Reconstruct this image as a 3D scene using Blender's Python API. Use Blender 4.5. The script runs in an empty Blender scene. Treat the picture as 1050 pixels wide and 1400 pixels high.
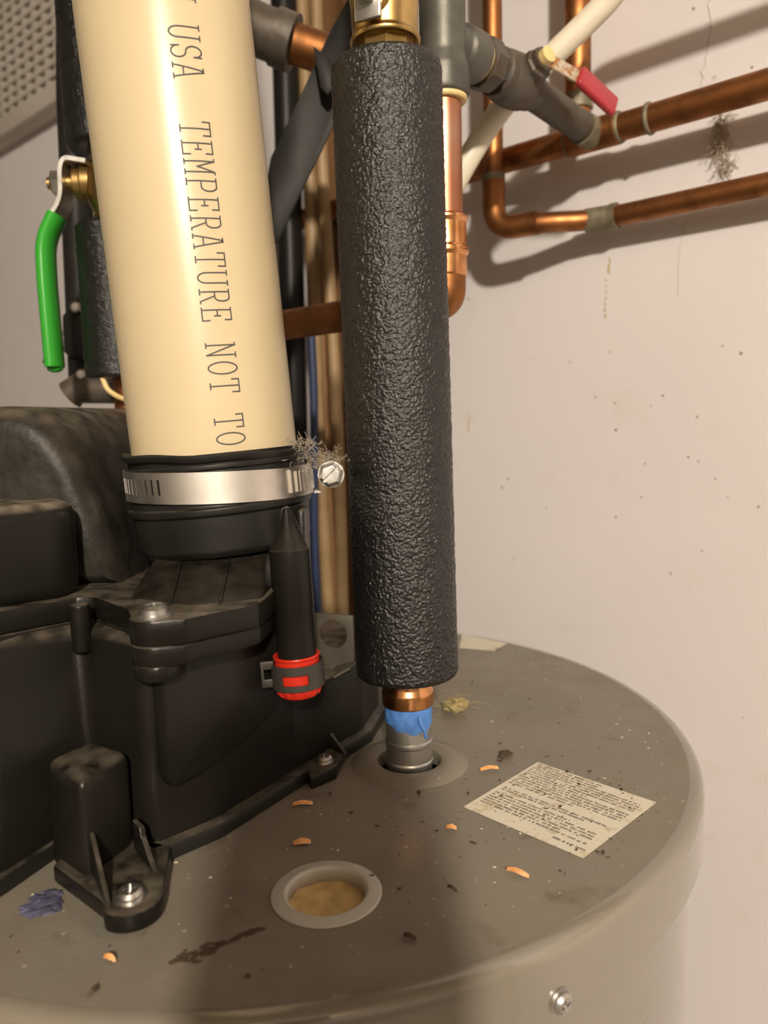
import bpy, bmesh, math, random
from mathutils import Vector, Matrix, noise

random.seed(7)
sc = bpy.context.scene
COL = sc.collection
PI = math.pi
Z0 = 1.45                                  # height of the heater's top above the floor (m)

# ------------------------------------------------------------------ camera
PITCH, ROLL, EYE, FPX = math.radians(6.5), -0.025, 0.191, 1050.0
cp, sp, cr, sr = math.cos(PITCH), math.sin(PITCH), math.cos(ROLL), math.sin(ROLL)
FWD = Vector((0, cp, -sp)); RGT = Vector((cr, sr*sp, sr*cp)); UPV = Vector((-sr, cr*sp, cr*cp))
cam_data = bpy.data.cameras.new('camera')
cam = bpy.data.objects.new('camera', cam_data); COL.objects.link(cam)
rot = Matrix((RGT, UPV, -FWD)).transposed()
cam.matrix_world = Matrix.Translation((0, 0, Z0+EYE)) @ rot.to_4x4()
cam_data.sensor_fit = 'VERTICAL'; cam_data.sensor_height = 32.0; cam_data.sensor_width = 24.0
cam_data.lens = 32.0*FPX/1400
cam_data.clip_start = 0.01
cam_data.dof.use_dof = True; cam_data.dof.focus_distance = 0.385; cam_data.dof.aperture_fstop = 7.0
sc.camera = cam

# ------------------------------------------------------------------ world, lamp, exposure
w = bpy.data.worlds.new('world'); sc.world = w; w.use_nodes = True
w.node_tree.nodes['Background'].inputs[0].default_value = (1.0, .88, .74, 1)
w.node_tree.nodes['Background'].inputs[1].default_value = 0.05
LAMP = Vector((.14, -1.76, Z0+1.11))
ld = bpy.data.lights.new('ceiling_lamp_offscreen', 'POINT'); ld.energy = 275; ld.shadow_soft_size = .06
ld.color = (1.0, .89, .75)
lo = bpy.data.objects.new('ceiling_lamp_offscreen', ld); COL.objects.link(lo); lo.location = LAMP
sc.view_settings.view_transform = 'Standard'; sc.view_settings.look = 'None'
sc.view_settings.gamma = 1; sc.view_settings.use_curve_mapping = False
sc.view_settings.exposure = 0.0

# ------------------------------------------------------------------ frames of reference (heights are above the heater's top)
NW = Vector((.669, .743, 0)).normalized()      # out through the right-hand wall
EW = Vector((-.743, .669, 0)).normalized()     # along that wall, away from the viewer
WD = .64                                       # distance from the viewer to the wall
def ray(px, py):
    x = (px-525)/FPX; y = -(py-700)/FPX
    return FWD + RGT*x + UPV*y
def PZ(px, py, z=0.0):
    d = ray(px, py); q = d*((z-EYE)/d.z); q.z += EYE; return q
def PY(px, py, Y):
    d = ray(px, py); q = d*(Y/d.y); q.z += EYE; return q
def PW(px, py, t=0.0):
    d = ray(px, py); q = d*((WD-t)/d.dot(NW)); q.z += EYE; return q
def WS(s, t, z):
    q = EW*s + NW*(WD-t); q.z = z; return q

# ------------------------------------------------------------------ materials
MATS = {}
def mat(name, col, rough=.5, metal=0.0, col2=None, nscale=40, lo=.4, hi=.7, bump=0.0, bscale=200, spec=.5,
        dust=None, dustamt=.5, trans=0.0, sss=0.0, detail=6, rough2=None, coat=0):
    m = bpy.data.materials.new(name); m.use_nodes = True
    nt = m.node_tree; N = nt.nodes; L = nt.links
    b = N['Principled BSDF']
    b.inputs['Roughness'].default_value = rough; b.inputs['Metallic'].default_value = metal
    b.inputs['Specular IOR Level'].default_value = spec
    b.inputs['Base Color'].default_value = (*col, 1)
    if trans: b.inputs['Transmission Weight'].default_value = trans
    if sss:
        b.inputs['Subsurface Weight'].default_value = sss; b.inputs['Subsurface Radius'].default_value = (.004, .003, .002)
    if coat: b.inputs['Coat Weight'].default_value = coat
    tc = N.new('ShaderNodeTexCoord')
    out = None
    if col2:
        nz = N.new('ShaderNodeTexNoise'); nz.inputs['Scale'].default_value = nscale; nz.inputs['Detail'].default_value = detail
        L.new(tc.outputs['Object'], nz.inputs['Vector'])
        mr = N.new('ShaderNodeMapRange'); mr.inputs['From Min'].default_value = lo; mr.inputs['From Max'].default_value = hi
        L.new(nz.outputs['Fac'], mr.inputs['Value'])
        mx = N.new('ShaderNodeMix'); mx.data_type = 'RGBA'
        mx.inputs['A'].default_value = (*col, 1); mx.inputs['B'].default_value = (*col2, 1)
        L.new(mr.outputs['Result'], mx.inputs['Factor']); out = mx.outputs['Result']
        if rough2 is not None:
            r2 = N.new('ShaderNodeMapRange'); r2.inputs['To Min'].default_value = rough; r2.inputs['To Max'].default_value = rough2
            L.new(mr.outputs['Result'], r2.inputs['Value']); L.new(r2.outputs['Result'], b.inputs['Roughness'])
    if dust:                                                     # settled dust: only on faces that look upward
        ge = N.new('ShaderNodeNewGeometry'); sx = N.new('ShaderNodeSeparateXYZ'); L.new(ge.outputs['Normal'], sx.inputs[0])
        m1 = N.new('ShaderNodeMapRange'); m1.inputs['From Min'].default_value = .45; m1.inputs['From Max'].default_value = .98
        L.new(sx.outputs['Z'], m1.inputs['Value'])
        n2 = N.new('ShaderNodeTexNoise'); n2.inputs['Scale'].default_value = 90; n2.inputs['Detail'].default_value = 8
        L.new(tc.outputs['Object'], n2.inputs['Vector'])
        m2 = N.new('ShaderNodeMapRange'); m2.inputs['From Min'].default_value = .3; m2.inputs['From Max'].default_value = .7
        L.new(n2.outputs['Fac'], m2.inputs['Value'])
        mu = N.new('ShaderNodeMath'); mu.operation = 'MULTIPLY'; L.new(m1.outputs[0], mu.inputs[0]); L.new(m2.outputs[0], mu.inputs[1])
        mu2 = N.new('ShaderNodeMath'); mu2.operation = 'MULTIPLY'; L.new(mu.outputs[0], mu2.inputs[0]); mu2.inputs[1].default_value = dustamt
        m3 = N.new('ShaderNodeMix'); m3.data_type = 'RGBA'; L.new(mu2.outputs[0], m3.inputs['Factor'])
        if out: L.new(out, m3.inputs['A'])
        else: m3.inputs['A'].default_value = (*col, 1)
        m3.inputs['B'].default_value = (*dust, 1); out = m3.outputs['Result']
    if out: L.new(out, b.inputs['Base Color'])
    if bump:
        n3 = N.new('ShaderNodeTexNoise'); n3.inputs['Scale'].default_value = bscale; n3.inputs['Detail'].default_value = 5
        L.new(tc.outputs['Object'], n3.inputs['Vector'])
        bp = N.new('ShaderNodeBump'); bp.inputs['Strength'].default_value = bump; bp.inputs['Distance'].default_value = .001
        L.new(n3.outputs['Fac'], bp.inputs['Height']); L.new(bp.outputs['Normal'], b.inputs['Normal'])
    MATS[name] = m
    return m

DUST = (.33, .28, .21)
mat('cream_pvc', (.60, .495, .315), .30, col2=(.57, .47, .295), nscale=14, spec=.38)
mat('print_ink', (.075, .065, .06), .6)
mat('foam', (.007, .007, .0065), .25, col2=(.013, .012, .011), nscale=160, bump=.8, bscale=800, spec=.65)
mat('black_plastic', (.0075, .0066, .0052), .34, col2=(.012, .0105, .008), nscale=25, bump=.12, bscale=600, dust=DUST, dustamt=.34, spec=.22)
mat('black_dusty', (.0085, .0075, .006), .4, dust=(.36, .31, .23), dustamt=.8, spec=.22)
mat('black_clean', (.0075, .0066, .0052), .34, bump=.12, bscale=600, spec=.25, dust=DUST, dustamt=.08)
mat('black_rough', (.014, .0125, .010), .46, col2=(.036, .031, .024), nscale=60, bump=.8, bscale=90, dust=DUST, dustamt=.5, spec=.25)
mat('rubber', (.010, .0095, .008), .42, col2=(.017, .016, .0135), nscale=40, dust=(.2, .17, .13), dustamt=.4, spec=.3)
mat('steel', (.82, .78, .72), .40, 1.0, col2=(.62, .58, .52), nscale=30)
mat('zinc', (.62, .61, .58), .38, 1.0, col2=(.42, .41, .38), nscale=120, bump=.1)
mat('nipple_steel', (.56, .56, .54), .40, .9, col2=(.40, .40, .385), nscale=60)
mat('copper_bright', (.80, .40, .18), .22, 1.0, col2=(.62, .27, .10), nscale=90)
mat('copper', (.40, .17, .062), .46, 1.0, col2=(.15, .064, .026), nscale=45, lo=.45, hi=.75, rough2=.6)
mat('copper_aged', (.42, .18, .10), .42, .9, col2=(.50, .36, .27), nscale=25, lo=.45, hi=.8)
mat('solder', (.26, .22, .15), .6, .5, col2=(.13, .125, .08), nscale=120)
mat('brass', (.54, .37, .15), .33, 1.0, col2=(.38, .25, .09), nscale=60)
mat('grey_metal', (.12, .117, .10), .45, .5, col2=(.07, .067, .056), nscale=50, bump=.2, bscale=160, dust=DUST, dustamt=.4)
mat('rusty_metal', (.105, .094, .076), .55, .4, col2=(.085, .058, .036), nscale=70, bump=.5, bscale=140, dust=DUST, dustamt=.6)
mat('rust_paint', (.50, .45, .36), .6, .2, col2=(.36, .15, .03), nscale=220, lo=.42, hi=.6)
mat('yellow_ring', (.72, .55, .25), .5)
mat('red_vinyl', (.36, .030, .040), .35, col2=(.42, .10, .10), nscale=200, lo=.6, hi=.8)
mat('red_cap', (.50, .022, .010), .32)
mat('green_vinyl', (.040, .36, .035), .24)
mat('blue_tape', (.10, .27, .66), .5, col2=(.05, .16, .50), nscale=160)
mat('clip_metal', (.045, .041, .034), .45, .3)
mat('pex', (.74, .68, .54), .4, col2=(.70, .64, .50), nscale=60)
mat('sticker', (.66, .62, .50), .55, col2=(.50, .42, .27), nscale=130, lo=.58, hi=.72)
mat('sticker_ink', (.15, .13, .10), .6, col2=(.36, .31, .23), nscale=160)
mat('grommet', (.62, .60, .54), .32, trans=.25, sss=.25)
mat('tan_foam', (.62, .44, .19), .8, col2=(.42, .29, .12), nscale=110, bump=.6, bscale=220)
mat('wisp_fibre', (.34, .27, .12), .9, col2=(.25, .21, .11), nscale=200)
mat('wood_chip', (.62, .27, .08), .6, col2=(.70, .42, .2), nscale=300)
mat('dark_debris', (.06, .038, .022), .8)
mat('grit', (.52, .45, .33), .8)
mat('lint', (.30, .26, .20), .9)
mat('cobweb', (.40, .32, .23), .95)
mat('tan_cable', (.33, .22, .105), .5, col2=(.22, .135, .055), nscale=20)
mat('brown_cable', (.25, .12, .045), .5, col2=(.17, .08, .03), nscale=30)
mat('wood', (.19, .095, .036), .7, col2=(.15, .075, .03), nscale=18, bump=.3)
mat('black_pipe', (.010, .009, .008), .4, spec=.2)
mat('blue_cable', (.012, .025, .075), .5)
mat('strap', (.012, .011, .010), .45, 0, col2=(.02, .018, .015), nscale=30, dust=DUST, dustamt=.3, spec=.12)
mat('grille', (.50, .45, .39), .55, col2=(.44, .39, .33), nscale=8)
mat('bracket', (.10, .086, .064), .5, .4, col2=(.065, .056, .043), nscale=50)
mat('floor_concrete', (.30, .27, .23), .8, col2=(.24, .21, .18), nscale=5, bump=.3, bscale=60)
mat('ceiling_wood', (.20, .15, .10), .8, col2=(.15, .11, .07), nscale=6)
mat('bare_concrete', (.20, .185, .165), .85, col2=(.15, .14, .125), nscale=7, bump=.3, bscale=60)
mat('bulb_glass', (.9, .88, .82), .3)

def nodes(m):
    return m.node_tree.nodes, m.node_tree.links, m.node_tree.nodes['Principled BSDF']
def wall_material():
    m = mat('wall_paint', (.67, .63, .625), .62, bump=0)
    N, L, b = nodes(m); tc = N.new('ShaderNodeTexCoord')
    def noi(scale, detail=4):
        n = N.new('ShaderNodeTexNoise'); n.inputs['Scale'].default_value = scale; n.inputs['Detail'].default_value = detail
        L.new(tc.outputs['Object'], n.inputs['Vector']); return n.outputs['Fac']
    def rng(v, a, c, x=0, y=1):
        r = N.new('ShaderNodeMapRange'); r.inputs['From Min'].default_value = a; r.inputs['From Max'].default_value = c
        r.inputs['To Min'].default_value = x; r.inputs['To Max'].default_value = y; L.new(v, r.inputs['Value']); return r.outputs[0]
    def mix(f, a, c):
        x = N.new('ShaderNodeMix'); x.data_type = 'RGBA'; L.new(f, x.inputs['Factor'])
        if isinstance(a, tuple): x.inputs['A'].default_value = (*a, 1)
        else: L.new(a, x.inputs['A'])
        x.inputs['B'].default_value = (*c, 1); return x.outputs['Result']
    c0 = mix(rng(noi(3), .35, .7), (.690, .650, .645), (.645, .610, .605))
    c1 = mix(rng(noi(22, 8), .62, .78, 0, .35), c0, (.55, .49, .42))
    vo = N.new('ShaderNodeTexVoronoi'); vo.inputs['Scale'].default_value = 34; L.new(tc.outputs['Object'], vo.inputs['Vector'])
    sep = N.new('ShaderNodeSeparateXYZ'); L.new(vo.outputs['Color'], sep.inputs[0])
    rad = rng(sep.outputs[0], .55, 1.0, .0, .085)                 # only some cells carry a pit, of its own size
    lt = N.new('ShaderNodeMath'); lt.operation = 'LESS_THAN'; L.new(vo.outputs['Distance'], lt.inputs[0]); L.new(rad, lt.inputs[1])
    mulf = N.new('ShaderNodeMath'); mulf.operation = 'MULTIPLY'; L.new(lt.outputs[0], mulf.inputs[0]); L.new(rng(noi(60), .4, .6, .15, .75), mulf.inputs[1])
    c2 = mix(mulf.outputs[0], c1, (.36, .31, .25))
    L.new(c2, b.inputs['Base Color'])
    bp = N.new('ShaderNodeBump'); bp.inputs['Strength'].default_value = .25; bp.inputs['Distance'].default_value = .002
    L.new(noi(40, 6), bp.inputs['Height']); L.new(bp.outputs[0], b.inputs['Normal'])
wall_material()
def tank_material(name, dusty):
    m = mat(name, (.2, .18, .15), .3)
    N, L, b = nodes(m); tc = N.new('ShaderNodeTexCoord')
    def noi(scale, detail=5):
        n = N.new('ShaderNodeTexNoise'); n.inputs['Scale'].default_value = scale; n.inputs['Detail'].default_value = detail
        L.new(tc.outputs['Object'], n.inputs['Vector']); return n.outputs['Fac']
    def rng(v, a, c, x=0, y=1):
        r = N.new('ShaderNodeMapRange'); r.inputs['From Min'].default_value = a; r.inputs['From Max'].default_value = c
        r.inputs['To Min'].default_value = x; r.inputs['To Max'].default_value = y; L.new(v, r.inputs['Value']); return r.outputs[0]
    def mix(f, a, c):
        x = N.new('ShaderNodeMix'); x.data_type = 'RGBA'; L.new(f, x.inputs['Factor'])
        if isinstance(a, tuple): x.inputs['A'].default_value = (*a, 1)
        else: L.new(a, x.inputs['A'])
        x.inputs['B'].default_value = (*c, 1); return x.outputs['Result']
    base = (.200, .177, .139)
    c = mix(rng(noi(9), .4, .65), base, (.172, .152, .120))
    if dusty:
        c = mix(rng(noi(28, 9), .45, .75, 0, .6), c, (.245, .212, .158))
        c = mix(rng(noi(14, 3), .60, .70, 0, .55), c, (.17, .165, .140))      # wiped, greener patches
        c = mix(rng(noi(45, 9), .64, .74, 0, .7), c, (.12, .085, .05))         # brown stains
        vo = N.new('ShaderNodeTexVoronoi'); vo.inputs['Scale'].default_value = 150; L.new(tc.outputs['Object'], vo.inputs['Vector'])
        s = N.new('ShaderNodeSeparateXYZ'); L.new(vo.outputs['Color'], s.inputs[0])
        r_ = rng(s.outputs[0], .7, 1, 0, .16)
        lt = N.new('ShaderNodeMath'); lt.operation = 'LESS_THAN'; L.new(vo.outputs['Distance'], lt.inputs[0]); L.new(r_, lt.inputs[1])
        c = mix(lt.outputs[0], c, (.36, .30, .21))
        L.new(rng(noi(28, 9), .4, .7, .34, .62), b.inputs['Roughness'])
        bp = N.new('ShaderNodeBump'); bp.inputs['Strength'].default_value = .25; bp.inputs['Distance'].default_value = .0008
        L.new(noi(260, 6), bp.inputs['Height']); L.new(bp.outputs[0], b.inputs['Normal'])
    else:
        b.inputs['Roughness'].default_value = .17; b.inputs['Coat Weight'].default_value = 1.0; b.inputs['Coat Roughness'].default_value = .05
    L.new(c, b.inputs['Base Color'])
tank_material('tank_top', True); tank_material('tank_side', False)

# ------------------------------------------------------------------ mesh helpers
BASE = {}
def obj(name, bm, m, parent=None, base=None, smooth=35, kind=None):
    """link a bmesh (in scene coordinates above the heater's top) as one mesh object"""
    if parent is not None: base = BASE[parent.name]
    elif base is None:
        xs = [v.co for v in bm.verts]
        base = Vector((sum(v.x for v in xs)/len(xs), sum(v.y for v in xs)/len(xs), min(v.z for v in xs)))
    base = Vector(base)
    bmesh.ops.translate(bm, verts=bm.verts, vec=-base)
    bmesh.ops.recalc_face_normals(bm, faces=bm.faces)
    if smooth:
        for f in bm.faces: f.smooth = True
        lim = math.radians(smooth)
        for e in bm.edges:
            if len(e.link_faces) == 2 and e.calc_face_angle(0) > lim: e.smooth = False
    me = bpy.data.meshes.new(name); bm.to_mesh(me); bm.free()
    me.materials.append(MATS[m])
    o = bpy.data.objects.new(name, me); COL.objects.link(o)
    if parent is not None: o.parent = parent
    else: o.location = base + Vector((0, 0, Z0))
    BASE[o.name] = base
    if kind: o['kind'] = kind
    return o
def tag(o, label, cat, group=None):
    o['label'] = label; o['category'] = cat
    if group: o['group'] = group
    return o
def thing(name, loc, label, cat, group=None):
    o = bpy.data.objects.new(name, None); COL.objects.link(o); o.empty_display_size = .02
    o.location = Vector(loc)+Vector((0, 0, Z0)); BASE[o.name] = Vector(loc)
    return tag(o, label, cat, group)
def struct(o): o['kind'] = 'structure'; return o

def basis(d):
    d = Vector(d).normalized(); a = Vector((0, 0, 1)) if abs(d.z) < .9 else Vector((1, 0, 0))
    x = a.cross(d).normalized(); return x, d.cross(x), d
def lathe(bm, p, d, prof, n=48, caps=True, phase=0.0):
    """prof: (radius, distance along d) pairs"""
    x, y, d = basis(d); p = Vector(p); rings = []
    for r, z in prof:
        if r < 1e-6: rings.append([bm.verts.new(p+d*z)])
        else: rings.append([bm.verts.new(p+d*z+(x*math.cos(a)+y*math.sin(a))*r) for a in (phase+2*PI*i/n for i in range(n))])
    for a, b in zip(rings, rings[1:]):
        for i in range(n):
            j = (i+1) % n
            if len(a) == 1 and len(b) == 1: continue
            if len(a) == 1: bm.faces.new((a[0], b[i], b[j]))
            elif len(b) == 1: bm.faces.new((a[i], b[0], a[j]))
            else: bm.faces.new((a[i], b[i], b[j], a[j]))
    if caps:
        if len(rings[0]) > 1: bm.faces.new(rings[0])
        if len(rings[-1]) > 1: bm.faces.new(rings[-1])
    return bm
def rnd(prof, r):
    """round the corners of a profile"""
    out = [prof[0]]
    for a, b, c in zip(prof, prof[1:], prof[2:]):
        va, vc = Vector(a)-Vector(b), Vector(c)-Vector(b); k = min(r, va.length*.45, vc.length*.45)
        p0 = Vector(b)+va.normalized()*k; p1 = Vector(b)+vc.normalized()*k
        for t in (0, .25, .5, .75, 1):
            q = p0*(1-t)**2+Vector(b)*2*t*(1-t)+p1*t*t; out.append((q.x, q.y))
    out.append(prof[-1]); return out
def fillet(pts, r, n=6):
    pts = [Vector(p) for p in pts]; out = [pts[0]]
    for a, b, c in zip(pts, pts[1:], pts[2:]):
        va, vc = a-b, c-b; k = min(r, va.length*.49, vc.length*.49)
        p0 = b+va.normalized()*k; p1 = b+vc.normalized()*k
        for i in range(n+1):
            t = i/n; out.append(p0*(1-t)**2+b*2*t*(1-t)+p1*t*t)
    out.append(pts[-1]); return out
def tube(bm, pts, r, n=20, r2=None, flat=None):
    """sweep a circle (or an ellipse: flat = (axis, factor)) along points"""
    pts = [Vector(p) for p in pts]; rings = []; px = None
    for i, p in enumerate(pts):
        d = (pts[min(i+1, len(pts)-1)]-pts[max(i-1, 0)]).normalized()
        if px is None: x = basis(d)[0]
        else: x = (px-d*px.dot(d)).normalized()
        px = x; y = d.cross(x)
        rr = r if r2 is None else r+(r2-r)*i/(len(pts)-1)
        ring = []
        for k in range(n):
            a = 2*PI*k/n; v = (x*math.cos(a)+y*math.sin(a))*rr
            if flat: v = v + flat[0]*(v.dot(flat[0])*(flat[1]-1))
            ring.append(bm.verts.new(p+v))
        rings.append(ring)
    for a, b in zip(rings, rings[1:]):
        for i in range(n): bm.faces.new((a[i], a[(i+1) % n], b[(i+1) % n], b[i]))
    bm.faces.new(rings[0]); bm.faces.new(rings[-1]); return bm
def prism(bm, poly, z0, z1, bev=0.0, seg=3):
    """vertical prism over a plan polygon; bev rounds every edge"""
    b2 = bmesh.new()
    lo_ = [b2.verts.new((x, y, z0)) for x, y in poly]; hi_ = [b2.verts.new((x, y, z1)) for x, y in poly]
    n = len(poly)
    b2.faces.new(lo_); b2.faces.new(hi_)
    for i in range(n): b2.faces.new((lo_[i], lo_[(i+1) % n], hi_[(i+1) % n], hi_[i]))
    bmesh.ops.recalc_face_normals(b2, faces=b2.faces)
    if bev: bmesh.ops.bevel(b2, geom=list(b2.edges), offset=bev, segments=seg, affect='EDGES', profile=.5, clamp_overlap=True)
    merge(bm, b2); return bm
def merge(bm, b2, M=None):
    me = bpy.data.meshes.new('t')
    if M is not None: bmesh.ops.transform(b2, matrix=M, verts=b2.verts)
    b2.to_mesh(me); b2.free(); bm.from_mesh(me); bpy.data.meshes.remove(me); return bm
def box(bm, c, size, X=(1, 0, 0), Z=(0, 0, 1), bev=0.0, seg=3):
    b2 = bmesh.new(); bmesh.ops.create_cube(b2, size=1.0)
    for v in b2.verts: v.co = Vector((v.co.x*size[0], v.co.y*size[1], v.co.z*size[2]))
    if bev: bmesh.ops.bevel(b2, geom=list(b2.edges), offset=bev, segments=seg, affect='EDGES', profile=.5)
    Z = Vector(Z).normalized(); X = Vector(X); X = (X-Z*X.dot(Z)).normalized(); Y = Z.cross(X)
    M = Matrix((X, Y, Z)).transposed().to_4x4(); M.translation = Vector(c)
    return merge(bm, b2, M)
def slab(bm, poly3, nrm, th, bev=0.0):
    """a flat polygon of 3-D points thickened along nrm"""
    b2 = bmesh.new(); nrm = Vector(nrm).normalized()*th
    a = [b2.verts.new(Vector(p)) for p in poly3]; b = [b2.verts.new(Vector(p)+nrm) for p in poly3]; n = len(a)
    b2.faces.new(a); b2.faces.new(b)
    for i in range(n): b2.faces.new((a[i], a[(i+1) % n], b[(i+1) % n], b[i]))
    bmesh.ops.recalc_face_normals(b2, faces=b2.faces)
    if bev: bmesh.ops.bevel(b2, geom=list(b2.edges), offset=bev, segments=2, affect='EDGES', profile=.5, clamp_overlap=True)
    return merge(bm, b2)
def NB(): return bmesh.new()
def cut(o, bm):
    """cut a real recess or hole (bm in scene coordinates) into a part"""
    bmesh.ops.translate(bm, verts=bm.verts, vec=-BASE[o.name]); bmesh.ops.recalc_face_normals(bm, faces=bm.faces)
    me = bpy.data.meshes.new('cutter'); bm.to_mesh(me); bm.free()
    c = bpy.data.objects.new('cutter', me); COL.objects.link(c)
    par = o.parent; o.parent = None
    md = o.modifiers.new('cut', 'BOOLEAN'); md.operation = 'DIFFERENCE'; md.solver = 'EXACT'; md.object = c
    bpy.context.view_layer.update()
    new = bpy.data.meshes.new_from_object(o.evaluated_get(bpy.context.evaluated_depsgraph_get()))
    o.modifiers.remove(md); o.data = new; o.parent = par
    bpy.data.objects.remove(c); bpy.data.meshes.remove(me)
    return o
def screw_head(name, p, d, r, parent, m='zinc', drive='cross'):
    p = Vector(p); d = Vector(d).normalized()
    o = obj(name, lathe(NB(), p, d, [(r*1.25, 0), (r*1.25, r*.18), (r, r*.2), (r*.97, r*.55), (r*.7, r*.8), (0, r*.88)], 24), m, parent)
    x, y, _ = basis(d)
    for a in (x+y*.3, y-x*.3):
        bm = NB(); box(bm, p+d*r*.80, (r*1.1, r*.22, r*.7), X=a, Z=d); cut(o, bm)
    return o

# ================================================================== THE ROOM
def wall_box(name, s0, s1, t0, t1, z0, z1, m):
    bm = NB(); poly = [WS(s0, t0, 0), WS(s1, t0, 0), WS(s1, t1, 0), WS(s0, t1, 0)]
    prism(bm, [(q.x, q.y) for q in poly], z0, z1)
    return struct(obj(name, bm, m, base=(0, 0, z0), smooth=0))
ZF, ZC = -Z0, 1.35
wall_box('wall_right', -2.6, 2.3, -.1, 0, ZF, ZC, 'wall_paint')
wall_box('wall_back', 2.3, 2.4, -.1, 3.1, ZF, ZC, 'bare_concrete')
wall_box('wall_front', -2.7, -2.6, -.1, 3.1, ZF, ZC, 'bare_concrete')
wall_box('wall_left', -2.6, 2.3, 3.0, 3.1, ZF, ZC, 'bare_concrete')
wall_box('floor', -2.7, 2.4, -.1, 3.1, ZF-.1, ZF, 'floor_concrete')
wall_box('ceiling', -2.7, 2.4, -.1, 3.1, ZC, ZC+.1, 'ceiling_wood')

# ================================================================== WATER HEATER
TC = Vector((-.067, .477, 0)); TR = .25
HOT = Vector((.0110, .4176, 0)); HOT_R = .0178
GRO = (PZ(373, 1226)+PZ(523, 1218)+PZ(440, 1177)+PZ(450, 1270))/4; GR_R = .0226
heater = thing('water_heater', (TC.x, TC.y, -Z0), 'tall round taupe metal water heater, dusty top littered with chips, beside white wall', 'water heater')
bm = lathe(NB(), (TC.x, TC.y, 0), (0, 0, 1), [(.2430, -Z0+.02), (.2430, -.010)], 128, caps=False)
obj('body', bm, 'tank_side', heater)
bm = lathe(NB(), (TC.x, TC.y, -Z0), (0, 0, 1), rnd([(.20, 0), (.215, 0), (.215, .02), (.2, .021)], .003), 64)
obj('base_ring', bm, 'black_plastic', heater)
# the lid is a pan with two real holes: rings of vertices about each hole are stitched by triangulation
def lid():
    bm = NB()
    b2 = NB(); edges = []
    for c, r, n in ((TC, TR-.0075, 160), (HOT, HOT_R, 40), (GRO, GR_R-.006, 40)):
        x, y, d = basis((0, 0, 1))
        vs = [b2.verts.new(Vector((c.x, c.y, 0))+(x*math.cos(2*PI*i/n)+y*math.sin(2*PI*i/n))*r) for i in range(n)]
        edges += [b2.edges.new((vs[i], vs[(i+1) % n])) for i in range(n)]
    bmesh.ops.triangle_fill(b2, use_beauty=True, use_dissolve=False, edges=edges, normal=(0, 0, 1))
    for c, r in ((HOT, HOT_R), (GRO, GR_R-.006)):
        bad = [f for f in b2.faces if (f.calc_center_median()-Vector((c.x, c.y, 0))).length < r*.98 and all(abs((v.co-Vector((c.x, c.y, 0))).length-r) < 1e-4 for v in f.verts)]
        bmesh.ops.delete(b2, geom=bad, context='FACES_ONLY')
    for c, r in ((HOT, HOT_R), (GRO, GR_R-.006)):        # folded-down rims of the holes
        lathe(b2, (c.x, c.y, 0), (0, 0, 1), [(r, 0), (r, -.006)], 40, caps=False)
    merge(bm, b2)
    bmesh.ops.remove_doubles(bm, verts=bm.verts, dist=1e-5)
    return bm
lid_o = obj('lid', lid(), 'tank_top', heater)
obj('lid_lip', lathe(NB(), (TC.x, TC.y, 0), (0, 0, 1), [(TR-.0060, -.0275), (TR-.0013, -.0295), (TR, -.029)] + rnd([(TR, -.029), (TR, 0), (TR-.015, 0)], .0065)[1:-1]+[(TR-.0075, 0)], 160, caps=False), 'tank_side', heater)
lid_o['label'] = 'dusty taupe pan-shaped metal lid with folded lip'
# the opening for the hot pipe: collar pressed out of the lid, dark insulation below
obj('pipe_collar', lathe(NB(), HOT, (0, 0, 1), [(.0335, -.0002), (.031, .0016), (.026, .0030), (.0215, .0032), (.0182, .0018), (.0178, -.004)], 56, caps=False), 'tank_top', heater)
obj('opening_insulation', lathe(NB(), HOT+Vector((0, 0, -.06)), (0, 0, 1), [(.03, 0), (.03, .006)], 32), 'tan_foam', heater)
# translucent grommet over the spare opening
g = obj('grommet', lathe(NB(), GRO, (0, 0, 1), rnd([(.0160, -.0065), (.0160, .0005), (.0172, .0016), (.0226, .0008), (.0230, .00015), (.0180, .0001), (.0168, -.0065), (.0160, -.0065)], .0006), 64, caps=False), 'grommet', heater)
_b = NB(); _b.from_mesh(g.data); bmesh.ops.remove_doubles(_b, verts=_b.verts, dist=1e-6); bmesh.ops.recalc_face_normals(_b, faces=_b.faces); _b.to_mesh(g.data); _b.free()
g['label'] = 'translucent milky plastic grommet ring'
hole = PZ(508, 1199)
cut(g, lathe(NB(), (hole.x, hole.y, -.01), (0, 0, 1), [(.0014, 0), (.0014, .02)], 16))
def plug():
    bm = NB(); rings = []
    for k in range(9):
        r = .0174*k/8; ring = []
        for i in range(40):
            a = 2*PI*i/40; x, y = GRO.x+r*math.cos(a), GRO.y+r*math.sin(a)
            ring.append(bm.verts.new((x, y, -.0046+.0016*noise.noise(Vector((x*160, y*160, 1))))))
        rings.append(ring)
    for a, b in zip(rings, rings[1:]):
        for i in range(40): 
            try: bm.faces.new((a[i], b[i], b[(i+1) % 40], a[(i+1) % 40]))
            except ValueError: pass
    bmesh.ops.remove_doubles(bm, verts=bm.verts, dist=1e-6)
    return bm
f_ = obj('insulation_plug', plug(), 'tan_foam', heater); f_['label'] = 'tan foam insulation seen inside the grommet'
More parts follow.
